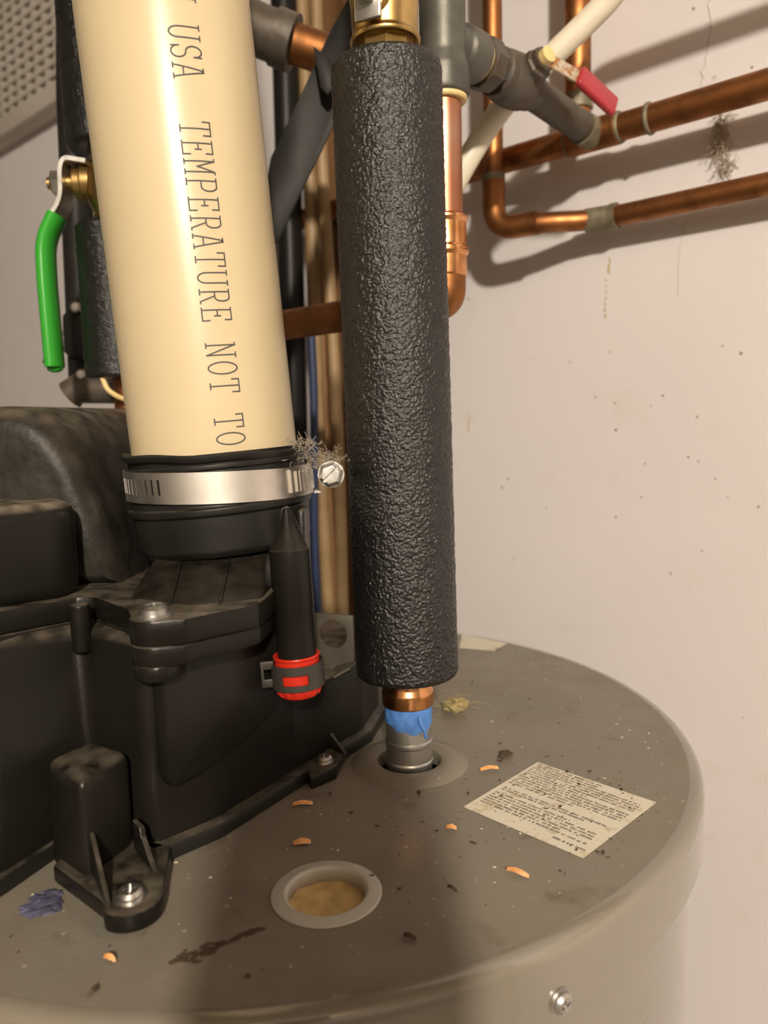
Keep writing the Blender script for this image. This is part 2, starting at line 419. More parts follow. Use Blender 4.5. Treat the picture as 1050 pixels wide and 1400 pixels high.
# warning sticker, 66 mm square, with its lines of small print
sk = [PZ(735, 1043), PZ(897, 1098), PZ(797, 1174), PZ(634, 1104)]
stk = obj('warning_sticker', slab(NB(), [Vector((q.x, q.y, .0002)) for q in sk], (0, 0, 1), .0003, 0), 'sticker', heater, smooth=0)
stk['label'] = 'square cream sticker covered in lines of small print'
def sticker_print():
    bm = NB(); o_, ex, ey = sk[3], (sk[2]-sk[3]), (sk[0]-sk[3])           # text runs from the left corner to the near one
    rnd_ = random.Random(3)
    rows = [(.955, .03, .62)] + [(.915-.038*i, .03, .97 if i % 5 else .6) for i in range(11)] + [(.44, .05, .93), (.405, .05, .78)] + [(.335-.038*i, .04, .93 if i % 4 else .7) for i in range(6)] + [(.07, .72, .97)]
    for v, u0, u1 in rows:
        u = u0
        while u < u1:
            ln = rnd_.choice((.03, .045, .06, .08, .1)); e = min(u+ln, u1)
            k = u
            while k < e-.004:                                              # letter-sized strokes
                wv = rnd_.choice((.007, .010, .012)); hh = rnd_.choice((.019, .023, .025))
                q = [(k, v), (k+wv, v), (k+wv, v+hh), (k, v+hh)]
                if rnd_.random() < .93:
                    vs = [bm.verts.new(o_+ex*a+ey*b+Vector((0, 0, .0006))) for a, b in q]
                    bm.faces.new(vs)
                k += wv+.0035
            u = e+.014
    return bm
p_ = obj('small_print', sticker_print(), 'sticker_ink', stk, smooth=0, kind='stuff')
# second, half-hidden sticker by the far rim
s2 = [PZ(632, 868), PZ(693, 880), PZ(676, 890), PZ(628, 886)]
s2o = obj('faded_sticker', slab(NB(), [Vector((q.x, q.y, .0002)) for q in s2], (0, 0, 1), .0003), 'sticker', heater, smooth=0)
s2o['label'] = 'small faded cream sticker near the far rim'
# screws through the lip of the lid
for ang, dz in ((-59.3, -.0225), (-8, -.0225), (60, -.0225), (-140, -.0225)):
    a = math.radians(ang); d = Vector((math.cos(a), math.sin(a), 0))
    q = TC+d*TR; q.z = dz
    screw_head('lid_screw', q, d, .0042, heater)

# ================================================================== CREAM VENT PIPE
VB = PY(294, 608, .425); VT0 = PY(222, 0, .425); AX = (VT0-VB).normalized(); VT = VB+AX*.62
VR = .04445
VB0 = VB-AX*.035                                    # the end hidden in the coupling
vent = thing('vent_pipe', VB0, 'thick cream plastic vent pipe with black lettering, clamped into black rubber coupling', 'pipe')
obj('pipe', lathe(NB(), VB0, AX, [(VR-.005, 0), (VR, .001), (VR, .6), (VR-.005, .6)], 128), 'cream_pvc', vent, smooth=60)
# --- slab-serif stroke letters, wrapped round the pipe
def arc(cx, cy, rx, ry, a0, a1, n=12):
    return [(cx+rx*math.cos(math.radians(a0+(a1-a0)*i/n)), cy+ry*math.sin(math.radians(a0+(a1-a0)*i/n))) for i in range(n+1)]
GL = {
 'N': [[(.14, 0), (.14, 1), (.84, 0), (.84, 1)], [(0, 1), (.16, 1)], [(0, 0), (.3, 0)], [(.68, 1), (1, 1)]],
 'U': [[(.14, 1)]+arc(.5, .3, .36, .3, 180, 360)+[(.86, 1)], [(0, 1), (.3, 1)], [(.7, 1), (1, 1)]],
 'S': [arc(.5, .74, .36, .26, 10, 270, 14)+arc(.5, .24, .38, .24, 90, -170, 14), [(.86, .98), (.86, .74)], [(.12, .02), (.12, .26)]],
 'A': [[(.1, 0), (.45, 1), (.55, 1), (.9, 0)], [(.22, .33), (.78, .33)], [(0, 0), (.28, 0)], [(.72, 0), (1, 0)], [(.3, 1), (.55, 1)]],
 'T': [[(.04, .76), (.04, 1), (.96, 1), (.96, .76)], [(.5, 1), (.5, 0)], [(.3, 0), (.7, 0)]],
 'E': [[(.9, .78), (.9, 1), (.05, 1)], [(.2, 1), (.2, 0)], [(.05, 0), (.94, 0), (.94, .24)], [(.2, .52), (.62, .52)], [(.62, .62), (.62, .42)]],
 'M': [[(.14, 0), (.14, 1), (.5, .42), (.86, 1), (.86, 0)], [(0, 0), (.3, 0)], [(.7, 0), (1, 0)], [(0, 1), (.14, 1)], [(.86, 1), (1, 1)]],
 'P': [[(.2, 0), (.2, 1)], [(.04, 1), (.6, 1)]+arc(.6, .74, .3, .26, 90, -90)+[(.2, .48)], [(.04, 0), (.46, 0)]],
 'R': [[(.2, 0), (.2, 1)], [(.04, 1), (.58, 1)]+arc(.58, .75, .28, .25, 90, -90)+[(.2, .5)], [(.04, 0), (.38, 0)], [(.5, .5), (.86, 0), (1, 0)]],
 'O': [arc(.5, .5, .42, .5, 0, 360, 28)],
}
def lettering(txt, start, adv, wid, hgt, pen, ang0):
    """text runs down the pipe from `start` metres above the pipe's visible foot; letters' tops point to the right"""
    d0 = Vector((-VB.x, -VB.y, 0)); d0 = (d0-AX*d0.dot(AX)).normalized(); rt = AX.cross(d0)
    if rt.x < 0: rt = -rt
    bm = NB()
    def pt(u, v):
        a = ang0+v/VR
        return VB+AX*(start-u)+(d0*math.cos(a)+rt*math.sin(a))*(VR+.00012)
    for i, ch in enumerate(txt):
        for st in GL.get(ch, []):
            P = [Vector((i*adv+x*wid, y*hgt)) for x, y in st]
            for a, b in zip(P, P[1:]):
                n = max(1, int((b-a).length/.0015)); t = (b-a).normalized(); o_ = Vector((-t.y, t.x))*pen/2
                a2, b2 = a-t*pen/2, b+t*pen/2
                prev = None
                for k in range(n+1):
                    q = a2+(b2-a2)*k/n
                    cur = (bm.verts.new(pt(*(q-o_))), bm.verts.new(pt(*(q+o_))))
                    if prev: bm.faces.new((prev[0], cur[0], cur[1], prev[1]))
                    prev = cur
    return bm
ADV = .00868
T0 = .1535                                             # start of TEMPERATURE above the foot
txt = 'IN USA  TEMPERATURE NOT TO '
le = obj('printed_lettering', lettering(txt, T0+8*ADV, ADV, .0068, .0142, .00074, math.radians(1.5)), 'print_ink', vent, smooth=0)
le['label'] = 'thin black slab-serif lettering running down the pipe'

# ================================================================== BLACK BLOWER ON TOP OF THE HEATER
blower = thing('vent_blower', (-.14, .43, 0), 'large black plastic power vent blower housing screwed to the heater top', 'blower')
low = [(-.186, .268), (-.164, .297), (-.143, .352), (-.106, .322), (-.082, .345), (-.0526, .3917), (-.0460, .4020), (-.0480, .46), (-.06, .57), (-.1, .62), (-.19, .60), (-.265, .52), (-.268, .40)]
hi_low = [(-.222, .302), (-.178, .331)]+low[2:]
def taper(lo_, hi_, z0, z1, bev):
    b2 = NB(); a = [b2.verts.new((x, y, z0)) for x, y in lo_]; b = [b2.verts.new((x, y, z1)) for x, y in hi_]; n = len(a)
    b2.faces.new(a); b2.faces.new(b)
    for i in range(n): b2.faces.new((a[i], a[(i+1) % n], b[(i+1) % n], b[i]))
    bmesh.ops.recalc_face_normals(b2, faces=b2.faces)
    bmesh.ops.bevel(b2, geom=list(b2.edges), offset=bev, segments=4, affect='EDGES', profile=.5, clamp_overlap=True)
    return b2
bm = taper(low, hi_low, .0005, .100, .006)
obj('lower_housing', bm, 'black_plastic', blower)
rear = [(-.062, .385), (-.0526, .3917), (-.0160, .4464), (-.006, .49), (-.028, .56), (-.09, .60), (-.09, .43)]
obj('rear_housing', prism(NB(), rear, .0005, .050, .004, 3), 'black_plastic', blower)
# seal strip round the foot
seal = []
for i, (x, y) in enumerate(low[:6]+[(-.0160, .4464), (-.006, .49), (-.028, .56)]+low[9:]):
    c = Vector((-.14, .45)); v = Vector((x, y))-c; q = c+v*(1+.006/v.length); seal.append((q.x, q.y))
obj('base_seal', prism(NB(), seal, .0002, .0085, .002, 2), 'rubber', blower)
# proud volute panel on the right-hand face
fa, fb = Vector((-.106, .322, 0)), Vector((-.0160, .4464, 0)); fu = (fb-fa).normalized(); fn = Vector((fu.y, -fu.x, 0))
arcp = []
for u, z in ((.004, .099), (.004, .040), (.008, .034), (.02, .034), (.045, .036), (.07, .041), (.09, .050), (.104, .062), (.112, .080), (.114, .099)):
    arcp.append(fa+fu*u*.80+fn*.0005+Vector((0, 0, z)))
obj('volute_panel', slab(NB(), arcp, fn, .0085, .0028), 'black_plastic', blower)
# square column in the inner corner, standing on the screw foot
col = [(q.x, q.y) for q in (PZ(125, 1003, .052), PZ(58, 1040, .050), PZ(110, 1072, .049), PZ(180, 1024, .051))]
obj('corner_column', prism(NB(), col, .0005, .0505, .0055, 4), 'black_plastic', blower)
# screw foot: rounded pad, two ribs and the screw
fc = PZ(178, 1222, .010)
foot = []
for q in (PZ(105, 1160, .006), PZ(72, 1190, .006), PZ(140, 1240, .006)): foot.append((q.x, q.y))
for k in range(9):
    a = math.radians(-125+k*19); foot.append((fc.x+.0125*math.cos(a), fc.y+.001+.0125*math.sin(a)))
foot += [(-.098, .322), (-.118, .330)]
ft = obj('screw_foot', prism(NB(), foot, .0004, .0085, .0016, 2), 'black_plastic', blower)
def rib(pts, th, side):
    pts = [Vector(p) for p in pts]; n = (pts[1]-pts[0]).cross(pts[2]-pts[0]).normalized()
    return slab(NB(), [p-n*th/2 for p in pts], n, th, .0004)
p0 = PZ(150, 1243, .0085); p1 = PZ(108, 1072, .049)
obj('rib', rib([p0, Vector((p0.x-.016, p0.y+.026, .0085)), Vector((p0.x-.016, p0.y+.026, .026)), Vector((p0.x-.0145, p0.y+.024, .026))], .0020, 1), 'black_plastic', blower)
q0 = PZ(213, 1193, .0085)
obj('rib', rib([q0, Vector((q0.x-.0145, q0.y+.020, .0085)), Vector((q0.x-.0145, q0.y+.020, .0215)), Vector((q0.x-.009, q0.y+.013, .0215)), Vector((q0.x-.0082, q0.y+.012, .0175))], .0024, 1), 'black_plastic', blower)
screw_head('foot_screw', Vector((fc.x, fc.y, .0083)), (0, -.12, 1), .0052, blower)
# small lug with a second screw at the far end of the right-hand face
l0 = PZ(418, 1056, .0)+fn*.011
obj('screw_lug', prism(NB(), [(l0.x-.004, l0.y-.016), (l0.x+.009, l0.y-.004), (l0.x+.013, l0.y+.018), (l0.x-.012, l0.y+.006)], .0004, .008, .0012, 2), 'black_plastic', blower)
screw_head('lug_screw', Vector((l0.x+.002, l0.y+.003, .0078)), (0, -.1, 1), .0042, blower)
obj('rib', rib([(l0.x-.010, l0.y-.004, .008), (l0.x-.016, l0.y+.012, .008), (l0.x-.016, l0.y+.012, .026)], .002, 1), 'black_plastic', blower)
obj('rib', rib([(l0.x+.014, l0.y+.010, .008), (l0.x-.004, l0.y+.028, .008), (l0.x-.004, l0.y+.028, .026)], .002, 1), 'black_plastic', blower)
# flange between the two halves, with a screw boss; two layers
def circ(c, r, a0, a1, n): return [(c[0]+r*math.cos(math.radians(a0+(a1-a0)*i/n)), c[1]+r*math.sin(math.radians(a0+(a1-a0)*i/n))) for i in range(n+1)]
bs = PZ(209, 842, .1125); bs = (bs.x+.0005, bs.y+.001)
fl = [(-.226, .300), (-.180, .329), (-.1485, .361), (-.1405, .362), (-.116, .336)] + circ(bs, .0108, 175, 290, 8) + [(-.084, .3135), (-.0735, .324), (-.0575, .337), (-.055, .355), (-.050, .40), (-.047, .46), (-.056, .57), (-.1, .626), (-.195, .606), (-.272, .525), (-.276, .40)]
obj('upper_flange', prism(NB(), fl, .1015, .1125, .0012, 2), 'black_plastic', blower)
fl2 = [(-.2255, .3005), (-.1795, .3295), (-.148, .3615), (-.14, .3625), (-.115, .337)] + circ(bs, .0104, 178, 288, 8) + [(-.084, .3145), (-.080, .321), (-.065, .334), (-.058, .344), (-.051, .40), (-.048, .46), (-.057, .57), (-.1, .625), (-.194, .605), (-.271, .524), (-.275, .40)]
obj('lower_flange', prism(NB(), fl2, .0925, .1010, .0010, 2), 'black_plastic', blower)
obj('screw_boss', prism(NB(), circ(bs, .0100, 170, 350, 12)+[(-.088, .326), (-.092, .338), (-.108, .334)], .0855, .0925, .0014, 2), 'black_plastic', blower)
screw_head('flange_screw', (bs[0], bs[1]-.001, .1125), (0, 0, 1), .0062, blower, drive='hex')
cn = PZ(112, 822, .112)
obj('seam_clip', lathe(NB(), (cn.x+.001, cn.y-.006, .088), (0, 0, 1), rnd([(0, 0), (.0045, .002), (.0045, .024), (0, .025)], .001), 20), 'black_plastic', blower)
# block with a dusty flat top, left
bl = [(-.222, .306), (-.180, .333), (-.1515, .358), (-.150, .374), (-.16, .388), (-.24, .395), (-.24, .33)]
obj('control_block', prism(NB(), bl, .1120, .1585, .0085, 5), 'black_dusty', blower)
# domed motor cover behind it
def dome():
    prof = [(-.262, .1120), (-.262, .188), (-.250, .199), (-.225, .2035), (-.192, .2050), (-.176, .2015), (-.164, .192), (-.155, .176), (-.148, .157), (-.1425, .138), (-.1385, .112)]
    bm = NB(); a = [bm.verts.new((x, .386-.0*z, z)) for x, z in prof]; b = [bm.verts.new((x+.012, .575, z+.002)) for x, z in prof]; n = len(prof)
    bm.faces.new(a); bm.faces.new(b)
    for i in range(n): bm.faces.new((a[i], a[(i+1) % n], b[(i+1) % n], b[i]))
    bmesh.ops.recalc_face_normals(bm, faces=bm.faces)
    bmesh.ops.bevel(bm, geom=[e for e in bm.edges if all(abs(v.co.y-.386) < 1e-4 for v in e.verts)], offset=.012, segments=6, affect='EDGES', profile=.5)
    return bm
obj('motor_cover', dome(), 'black_rough', blower, smooth=50)
# outlet neck: flared drum with fins
CB = VB-AX*.0615                                     # centre of the coupling's foot
nlo = [PZ(176, 818, .1125), PZ(262, 829, .1125), PZ(360, 819, .1125)]; nlo = [(q.x, q.y) for q in nlo]+[(-.052, .455), (-.13, .455)]
nhi = [(-.119, .393), (-.090, .386), (-.063, .393), (-.056, .45), (-.122, .45)]
obj('outlet_neck', taper(nlo, nhi, .1120, .1262, .0022), 'black_clean', blower)
for px in (232, 300):
    q = PZ(px, 826, .1128); e = Vector((-.1035 if px < 250 else -.079, .388, .1262))
    obj('neck_fin', rib([q, Vector((e.x, e.y, .1128)), e+Vector((0, -.001, .0006))], .0014, 1), 'black_clean', blower)
# bracket at the back of the housing
bq = PY(462, 880, .475)
b1 = NB(); X = Vector((1, .15, 0)).normalized()
slab(b1, [PY(432, 838, .448), PY(487, 842, .440), PY(487, 905, .438), PY(432, 918, .446)], (0, 1, 0), .0018, .0005)
bro = obj('metal_bracket', b1, 'bracket', blower); bro['label'] = 'dull grey metal bracket behind the hose port'
cut(bro, lathe(NB(), PY(455, 868, .4425)+Vector((0, .02, 0)), (0, -1, 0), [(.0085, 0), (.0085, .04)], 24))
obj('bracket_lip', slab(NB(), [PY(434, 917, .445), PY(487, 903, .437), PY(478, 912, .425), PY(440, 934, .426)], (0, 0, -1), .0015), 'bracket', bro)
# hose port: tapered spout in front of the coupling
port_top = PY(391, 692, .372); port_bot = PY(407, 905, .368); pa = (port_bot-port_top).normalized(); pl = (port_bot-port_top).length
cone = .0205
obj('hose_port', lathe(NB(), port_top, pa, [(.0002, 0), (.0020, .0008), (.0093, cone), (.0099, cone+.0008), (.0099, cone+.03), (.0096, cone+.0305), (.0096, pl)], 40), 'black_plastic', blower)
obj('port_web', slab(NB(), [port_top+Vector((.004, .012, -.004)), port_top+Vector((.004, .012, -.055)), port_top+Vector((.004, .042, -.055)), port_top+Vector((.004, .042, -.004))], (1, 0, 0), .003, .0006), 'black_plastic', blower)

# ================================================================== RUBBER COUPLING AND ITS CLAMP
CD = Vector((-CB.x, -CB.y, 0)).normalized(); CRT = Vector((-CD.y, CD.x, 0))
if CRT.x < 0: CRT = -CRT
def cring(bm, prof, n=96): return lathe(bm, CB, AX, prof, n, caps=False)
coup = thing('rubber_coupling', CB, 'black rubber coupling joining cream vent pipe to the blower outlet', 'coupling')
obj('cup', cring(NB(), rnd([(.030, .0055), (.0440, .0050), (.0472, .0085), (.0478, .025), (.0478, .0265), (.0496, .0272), (.0498, .0306), (.0480, .0312), (.0480, .0525), (.0446, .0530), (.0446, .030), (.030, .0295)], .0012)), 'rubber', coup)
def torn_lip():
    bm = NB(); n = 120; rows = []
    for r, z in ((.0450, .0530), (.0492, .0528), (.0500, .0542), (.0500, .0556), (.0492, .0566), (.0450, .0562)):
        ring = []
        for i in range(n):
            a = 2*PI*i/n; gap = .0012+.0014*max(0, math.sin(a*1.0+.3)) + .0004*math.sin(7*a)
            ring.append(bm.verts.new(CB+AX*(z+gap)+(CD*math.cos(a)+CRT*math.sin(a))*r))
        rows.append(ring)
    for a, b in zip(rows, rows[1:]+rows[:1]):
        for i in range(n): bm.faces.new((a[i], a[(i+1) % n], b[(i+1) % n], b[i]))
    return bm
obj('inner_sleeve', cring(NB(), [(.0448, .050), (.0470, .0505), (.0470, .0575), (.0448, .0575)]), 'rubber', coup)
obj('lip', torn_lip(), 'rubber', coup)
obj('rim_bead', cring(NB(), rnd([(.0480, .0495), (.0496, .0498), (.0496, .0522), (.0480, .0526)], .0006)), 'rubber', coup)

clamp = thing('hose_clamp', CB+AX*.033, 'shiny slotted steel hose clamp tightened around black rubber coupling', 'clamp')
def cpt(a, r, z): return CB+AX*z+(CD*math.cos(a)+CRT*math.sin(a))*r
BZ0, BZ1, BR = .0335, .0492, .0492
def band():
    bm = NB(); slots = [math.radians(-36-5.0*i) for i in range(13)]; cuts = set()
    for s in slots: cuts.add(s-math.radians(.8)); cuts.add(s+math.radians(.8))
    angs = sorted(list(cuts)+[math.radians(a) for a in range(-180, 180, 3) if not (-101 < a < -34)])
    n = len(angs); zr = (BZ0, BZ0+.0042, BZ1-.0036, BZ1)
    V = [[bm.verts.new(cpt(a, BR, z)) for z in zr] for a in angs]
    for i in range(n):
        a, b = angs[i], angs[(i+1) % n]; mid = (a+b)/2
        is_slot = any(abs(mid-s) < math.radians(.3) for s in slots) and b > a
        for k in range(3):
            if is_slot and k == 1: continue
            bm.faces.new((V[i][k], V[(i+1) % n][k], V[(i+1) % n][k+1], V[i][k+1]))
    bmesh.ops.recalc_face_normals(bm, faces=bm.faces)
    bmesh.ops.solidify(bm, geom=list(bm.faces), thickness=-.0007)
    return bm
obj('band', band(), 'steel', clamp)
def curved_plate(bm, a0, a1, r0, r1, z0, z1, n=10, inset=.0):
    A = [math.radians(a0+(a1-a0)*i/n) for i in range(n+1)]; V = []
    for i, a in enumerate(A):
        k = inset if i in (0, n) else 0
        V.append([bm.verts.new(cpt(a, r, z)) for r, z in ((r0, z0+k), (r1, z0+k), (r1, z1-k), (r0, z1-k))])
    for a, b in zip(V, V[1:]):
        for k in range(4): bm.faces.new((a[k], a[(k+1) % 4], b[(k+1) % 4], b[k]))
    bm.faces.new(V[0]); bm.faces.new(V[-1]); return bm
hs = NB(); curved_plate(hs, 46, 84, BR+.0002, BR+.0022, BZ0+.0006, BZ1+.0008, 10, .002)
ho = obj('screw_housing', hs, 'steel', clamp)
for i in range(7):
    r_ = NB(); a = 50+4.2*i; curved_plate(r_, a, a+1.8, BR+.0022, BR+.0032, BZ0+.003, BZ1-.002, 2); obj('thread_ridge', r_, 'steel', ho, smooth=0)
hd = PY(452, 649, .392); tang = (CD*math.sin(math.radians(78))-CRT*math.cos(math.radians(78))).normalized()
obj('worm_screw', lathe(NB(), hd-tang*.022, tang, [(.0032, 0), (.0032, .02)], 20), 'zinc', clamp)
so = obj('screw_head', lathe(NB(), hd-tang*.003, tang, rnd([(.0068, 0), (.0068, .0006), (.0059, .0010), (.0059, .0046), (.0048, .0054), (0, .0054)], .0003), 6, phase=.3), 'zinc', clamp, smooth=20)
obj('screw_washer', lathe(NB(), hd-tang*.0036, tang, [(.0069, 0), (.0069, .0009)], 28), 'zinc', clamp)
sx_ = CRT*.72+Vector((0, 0, .70))
sb = NB(); box(sb, hd+tang*.0026, (.0140, .0016, .0032), X=sx_, Z=tang); cut(so, sb)
obj('saddle', slab(NB(), [cpt(math.radians(84), BR, BZ0-.0006), cpt(math.radians(84), BR+.007, BZ0-.0006), cpt(math.radians(97), BR+.007, BZ0-.0006), cpt(math.radians(97), BR, BZ0-.0006)], AX, .0014), 'steel', clamp)
# lint caught on the clamp
def fluff(name, c, spread, n, m, label, ln=.006, parent=None):
    bm = NB(); R = random.Random(5)
    for i in range(n):
        p = Vector(c)+Vector((R.gauss(0, spread[0]), R.gauss(0, spread[1]), R.gauss(0, spread[2]))); d = Vector((R.gauss(0, 1), R.gauss(0, 1), R.gauss(0, .7))).normalized()
        pts = [p]
        for k in range(4): d = (d+Vector((R.gauss(0, .6), R.gauss(0, .6), R.gauss(0, .6)))).normalized(); pts.append(pts[-1]+d*ln/4)
        tube(bm, pts, .00012, 4)
    o = obj(name, bm, m, smooth=0, kind='stuff')
    return tag(o, label, 'lint')
fluff('lint_tuft', PY(440, 628, .398), (.006, .004, .0022), 130, 'lint', 'grey lint tuft caught on the clamp screw and coupling lip')
fluff('lint_tuft', PY(415, 606, .394), (.004, .004, .0010), 60, 'lint', 'grey lint resting on the torn coupling lip behind the cream pipe')

# ================================================================== RED CAP AND SPRING CLIP ON THE PORT
cb = PY(405, 893, .3685); ca = (PY(410, 950, .3685)-cb).normalized(); cl = (PY(410, 950, .3685)-cb).length
cap = thing('rubber_stopper', cb+ca*cl, 'bright red rubber cap pushed onto the black hose port', 'cap')
obj('stopper_body', lathe(NB(), cb, ca, rnd([(.0096, .0005), (.0113, 0), (.0117, .0008), (.0111, .002), (.0109, cl*.8), (.0094, cl), (0, cl)], .002), 48), 'red_cap', cap)
for i in range(14):
    a = 2*PI*i/14; x, y, _ = basis(ca); d = x*math.cos(a)+y*math.sin(a); r_ = NB()
    box(r_, cb+ca*cl*.84+d*.0103, (.0022, .0018, cl*.20), X=d.cross(ca), Z=(ca*1.0-d*.35), bev=.0006); obj('grip_rib', r_, 'red_cap', cap)
clip = thing('spring_clip', cb+ca*cl*.7, 'dark grey spring band clip squeezing the red cap', 'clip')
def clipband():
    bm = NB(); x = Vector((1, 0, 0)); x = (x-ca*x.dot(ca)).normalized(); y = Vector((0, -1, 0)); y = (y-ca*y.dot(ca)); y = (y-x*y.dot(x)).normalized()
    z0, z1 = cl*.17, cl*.74; zm0, zm1 = cl*.36, cl*.60
    angs = [math.radians(a) for a in range(-150, 211, 10)]
    V = [[bm.verts.new(cb+ca*z+(x*math.cos(a)+y*math.sin(a))*.0121) for z in (z0, zm0, zm1, z1)] for a in angs]
    for i in range(len(angs)-1):
        deg = math.degrees((angs[i]+angs[i+1])/2)
        for k in range(3):
            if k == 1 and 60 < deg < 122: continue
            bm.faces.new((V[i][k], V[i+1][k], V[i+1][k+1], V[i][k+1]))
    bmesh.ops.recalc_face_normals(bm, faces=bm.faces); bmesh.ops.solidify(bm, geom=list(bm.faces), thickness=-.0009)
    return bm
obj('clip_band', clipband(), 'clip_metal', clip)
for zz in (.22, .64):
    e = NB(); c = cb+ca*cl*zz+Vector((-.0143, -.004, 0)); box(e, c, (.0065, .0012, .0042), X=(1, .1, 0), Z=-ca, bev=.0004); obj('clip_ear', e, 'clip_metal', clip)
e = NB(); box(e, cb+ca*cl*.43+Vector((-.0168, -.004, 0)), (.0016, .0018, .0125), X=(1, .1, 0), Z=-ca, bev=.0004); obj('clip_ear', e, 'clip_metal', clip)

# ================================================================== BLACK FOAM INSULATION
def foam(name, p0, p1, r, inner, label, seg=360, step=.00050, parent=None, group=None, amp=.00075):
    p0, p1 = Vector(p0), Vector(p1); d = (p1-p0).normalized(); Ln = (p1-p0).length; x, y, d = basis(d)
    bm = NB(); rows = []; prof = [(inner, 0.0)]
    prof += [(r-.0035*(1-math.sin(t)), .0035*(1-math.cos(t))) for t in (PI/2*k/4 for k in range(5))]
    prof = [(inner, .0005), (r-.0030, 0), (r-.0012, .0006), (r-.0003, .0018)]
    nz = int(Ln/step)
    prof += [(r, .003+(Ln-.006)*i/nz) for i in range(nz+1)]
    prof += [(r-.0003, Ln-.0018), (r-.0012, Ln-.0006), (r-.0030, Ln), (inner, Ln-.0005)]
    for rr, z in prof:
        ring = []
        for i in range(seg):
            a = 2*PI*i/seg; dr = x*math.cos(a)+y*math.sin(a); q = p0+d*z+dr*rr
            if rr > inner+.001:
                k = q*620; v_ = noise.voronoi(k)[0]; h_ = .6-1.2*v_[0]+.35*noise.noise(k*.4); q = q+dr*(amp*h_)
            ring.append(bm.verts.new(q))
        rows.append(ring)
    rows.append(rows[0])
    for a, b in zip(rows, rows[1:]):
        for i in range(seg): bm.faces.new((a[i], a[(i+1) % seg], b[(i+1) % seg], b[i]))
    o = obj(name, bm, 'foam', parent, smooth=180)
    return tag(o, label, 'insulation', group)
FB = PY(557, 921, .4176); FT = PY(528, 90, .4176)
FAX = (FT-FB).normalized(); FR = .0283
foam('pipe_insulation', FB, FT, FR, .0125, 'long black foam sleeve around the hot pipe rising from the heater top')

# ================================================================== HOT PIPE: NIPPLE, COPPER ADAPTER, TAPE, BRASS VALVE
hot = thing('hot_water_pipe', HOT+Vector((0, 0, -.022)), 'steel nipple and copper adapter with blue tape between heater top and long foam sleeve', 'pipe')
HB = HOT.copy(); ha = (FB-HB).normalized(); hl = (FB-HB).length
obj('nipple', lathe(NB(), HB-ha*.02, ha, rnd([(.0128, 0), (.0128, .0195), (.0136, .0200), (.0136, .0225), (.0130, .0235), (.0130, .0320), (.0134, .0325), (.0134, .0345), (.0128, .0350), (.0128, .054)], .0004), 48), 'nipple_steel', hot)
def tape():
    bm = NB(); n = 72; x, y, d = basis(ha); rows = []
    for k in range(5):
        ring = []
        for i in range(n):
            a = 2*PI*i/n; hgt_ = .0115+.0022*math.sin(2*a+1.0)+.0006*math.sin(9*a)
            z = .0300-hgt_*(1-k/4)
            ring.append(bm.verts.new(HB+ha*(z+.005)+(x*math.cos(a)+y*math.sin(a))*(.01335+.0002*math.sin(11*a+k))))
        rows.append(ring)
    for a, b in zip(rows, rows[1:]):
        for i in range(n): bm.faces.new((a[i], a[(i+1) % n], b[(i+1) % n], b[i]))
    return bm
tp = obj('thread_tape', tape(), 'blue_tape', hot); tp['label'] = 'blue thread sealing tape'
tq = PY(573, 985, .4040)
tb = NB(); tube(tb, [tq+Vector((0, 0, .002)), tq+Vector((.0006, -.0008, -.001)), tq+Vector((.003, -.0002, -.006)), tq+Vector((.0036, .0008, -.0105))], .0010, 8)
obj('tape_tail', tb, 'blue_tape', tp)
obj('copper_adapter', lathe(NB(), HB+ha*.0345, ha, rnd([(.0126, 0), (.0146, .0004), (.0146, .0080), (.0140, .0095), (.0132, .0115), (.0132, .02), (.0112, .0215), (.0112, .05)], .0008), 24), 'copper_bright', hot, smooth=25)
obj('riser', lathe(NB(), FB-FAX*.01, FAX, [(.0111, 0), (.0111, (FT-FB).length+.006)], 32), 'copper', hot)

vb = PY(524, 62, .4176)
bv = thing('brass_ball_valve', FT, 'brass ball valve with steel lever nut on top of the long foam sleeve', 'valve')
obj('end_hex', lathe(NB(), FT-FAX*.004, FAX, rnd([(.0125, 0), (.0146, .001), (.0146, .015), (.0125, .0155)], .0006), 8), 'brass', bv, smooth=20)
obj('body', lathe(NB(), FT+FAX*.0095, FAX, rnd([(.0150, 0), (.0178, .0004), (.0182, .0025), (.0172, .0035), (.0168, .0045), (.0172, .018), (.0186, .030), (.0178, .046), (.016, .048), (.016, .058), (.0125, .059)], .0012), 48), 'brass', bv)
stem = FT+FAX*.026; sdir = Vector((-.40, -.91, 0)).normalized()
obj('stem', lathe(NB(), stem+sdir*.010, sdir, [(.0095, 0), (.0095, .010), (.0055, .0105), (.0055, .019)], 24), 'brass', bv)
obj('lever_nut', lathe(NB(), stem+sdir*.0215, sdir, rnd([(.0066, 0), (.0066, .005), (.005, .006), (0, .006)], .0004), 6), 'zinc', bv, smooth=20)
lv = NB(); box(lv, stem+sdir*.0205+Vector((0, 0, .012)), (.014, .050, .0024), X=Vector((.89, -.45, 0)), Z=sdir, bev=.0008); obj('lever', lv, 'zinc', bv)
obj('upper_pipe', lathe(NB(), FT+FAX*.068, FAX, [(.0111, 0), (.0111, .35)], 24), 'copper', bv)

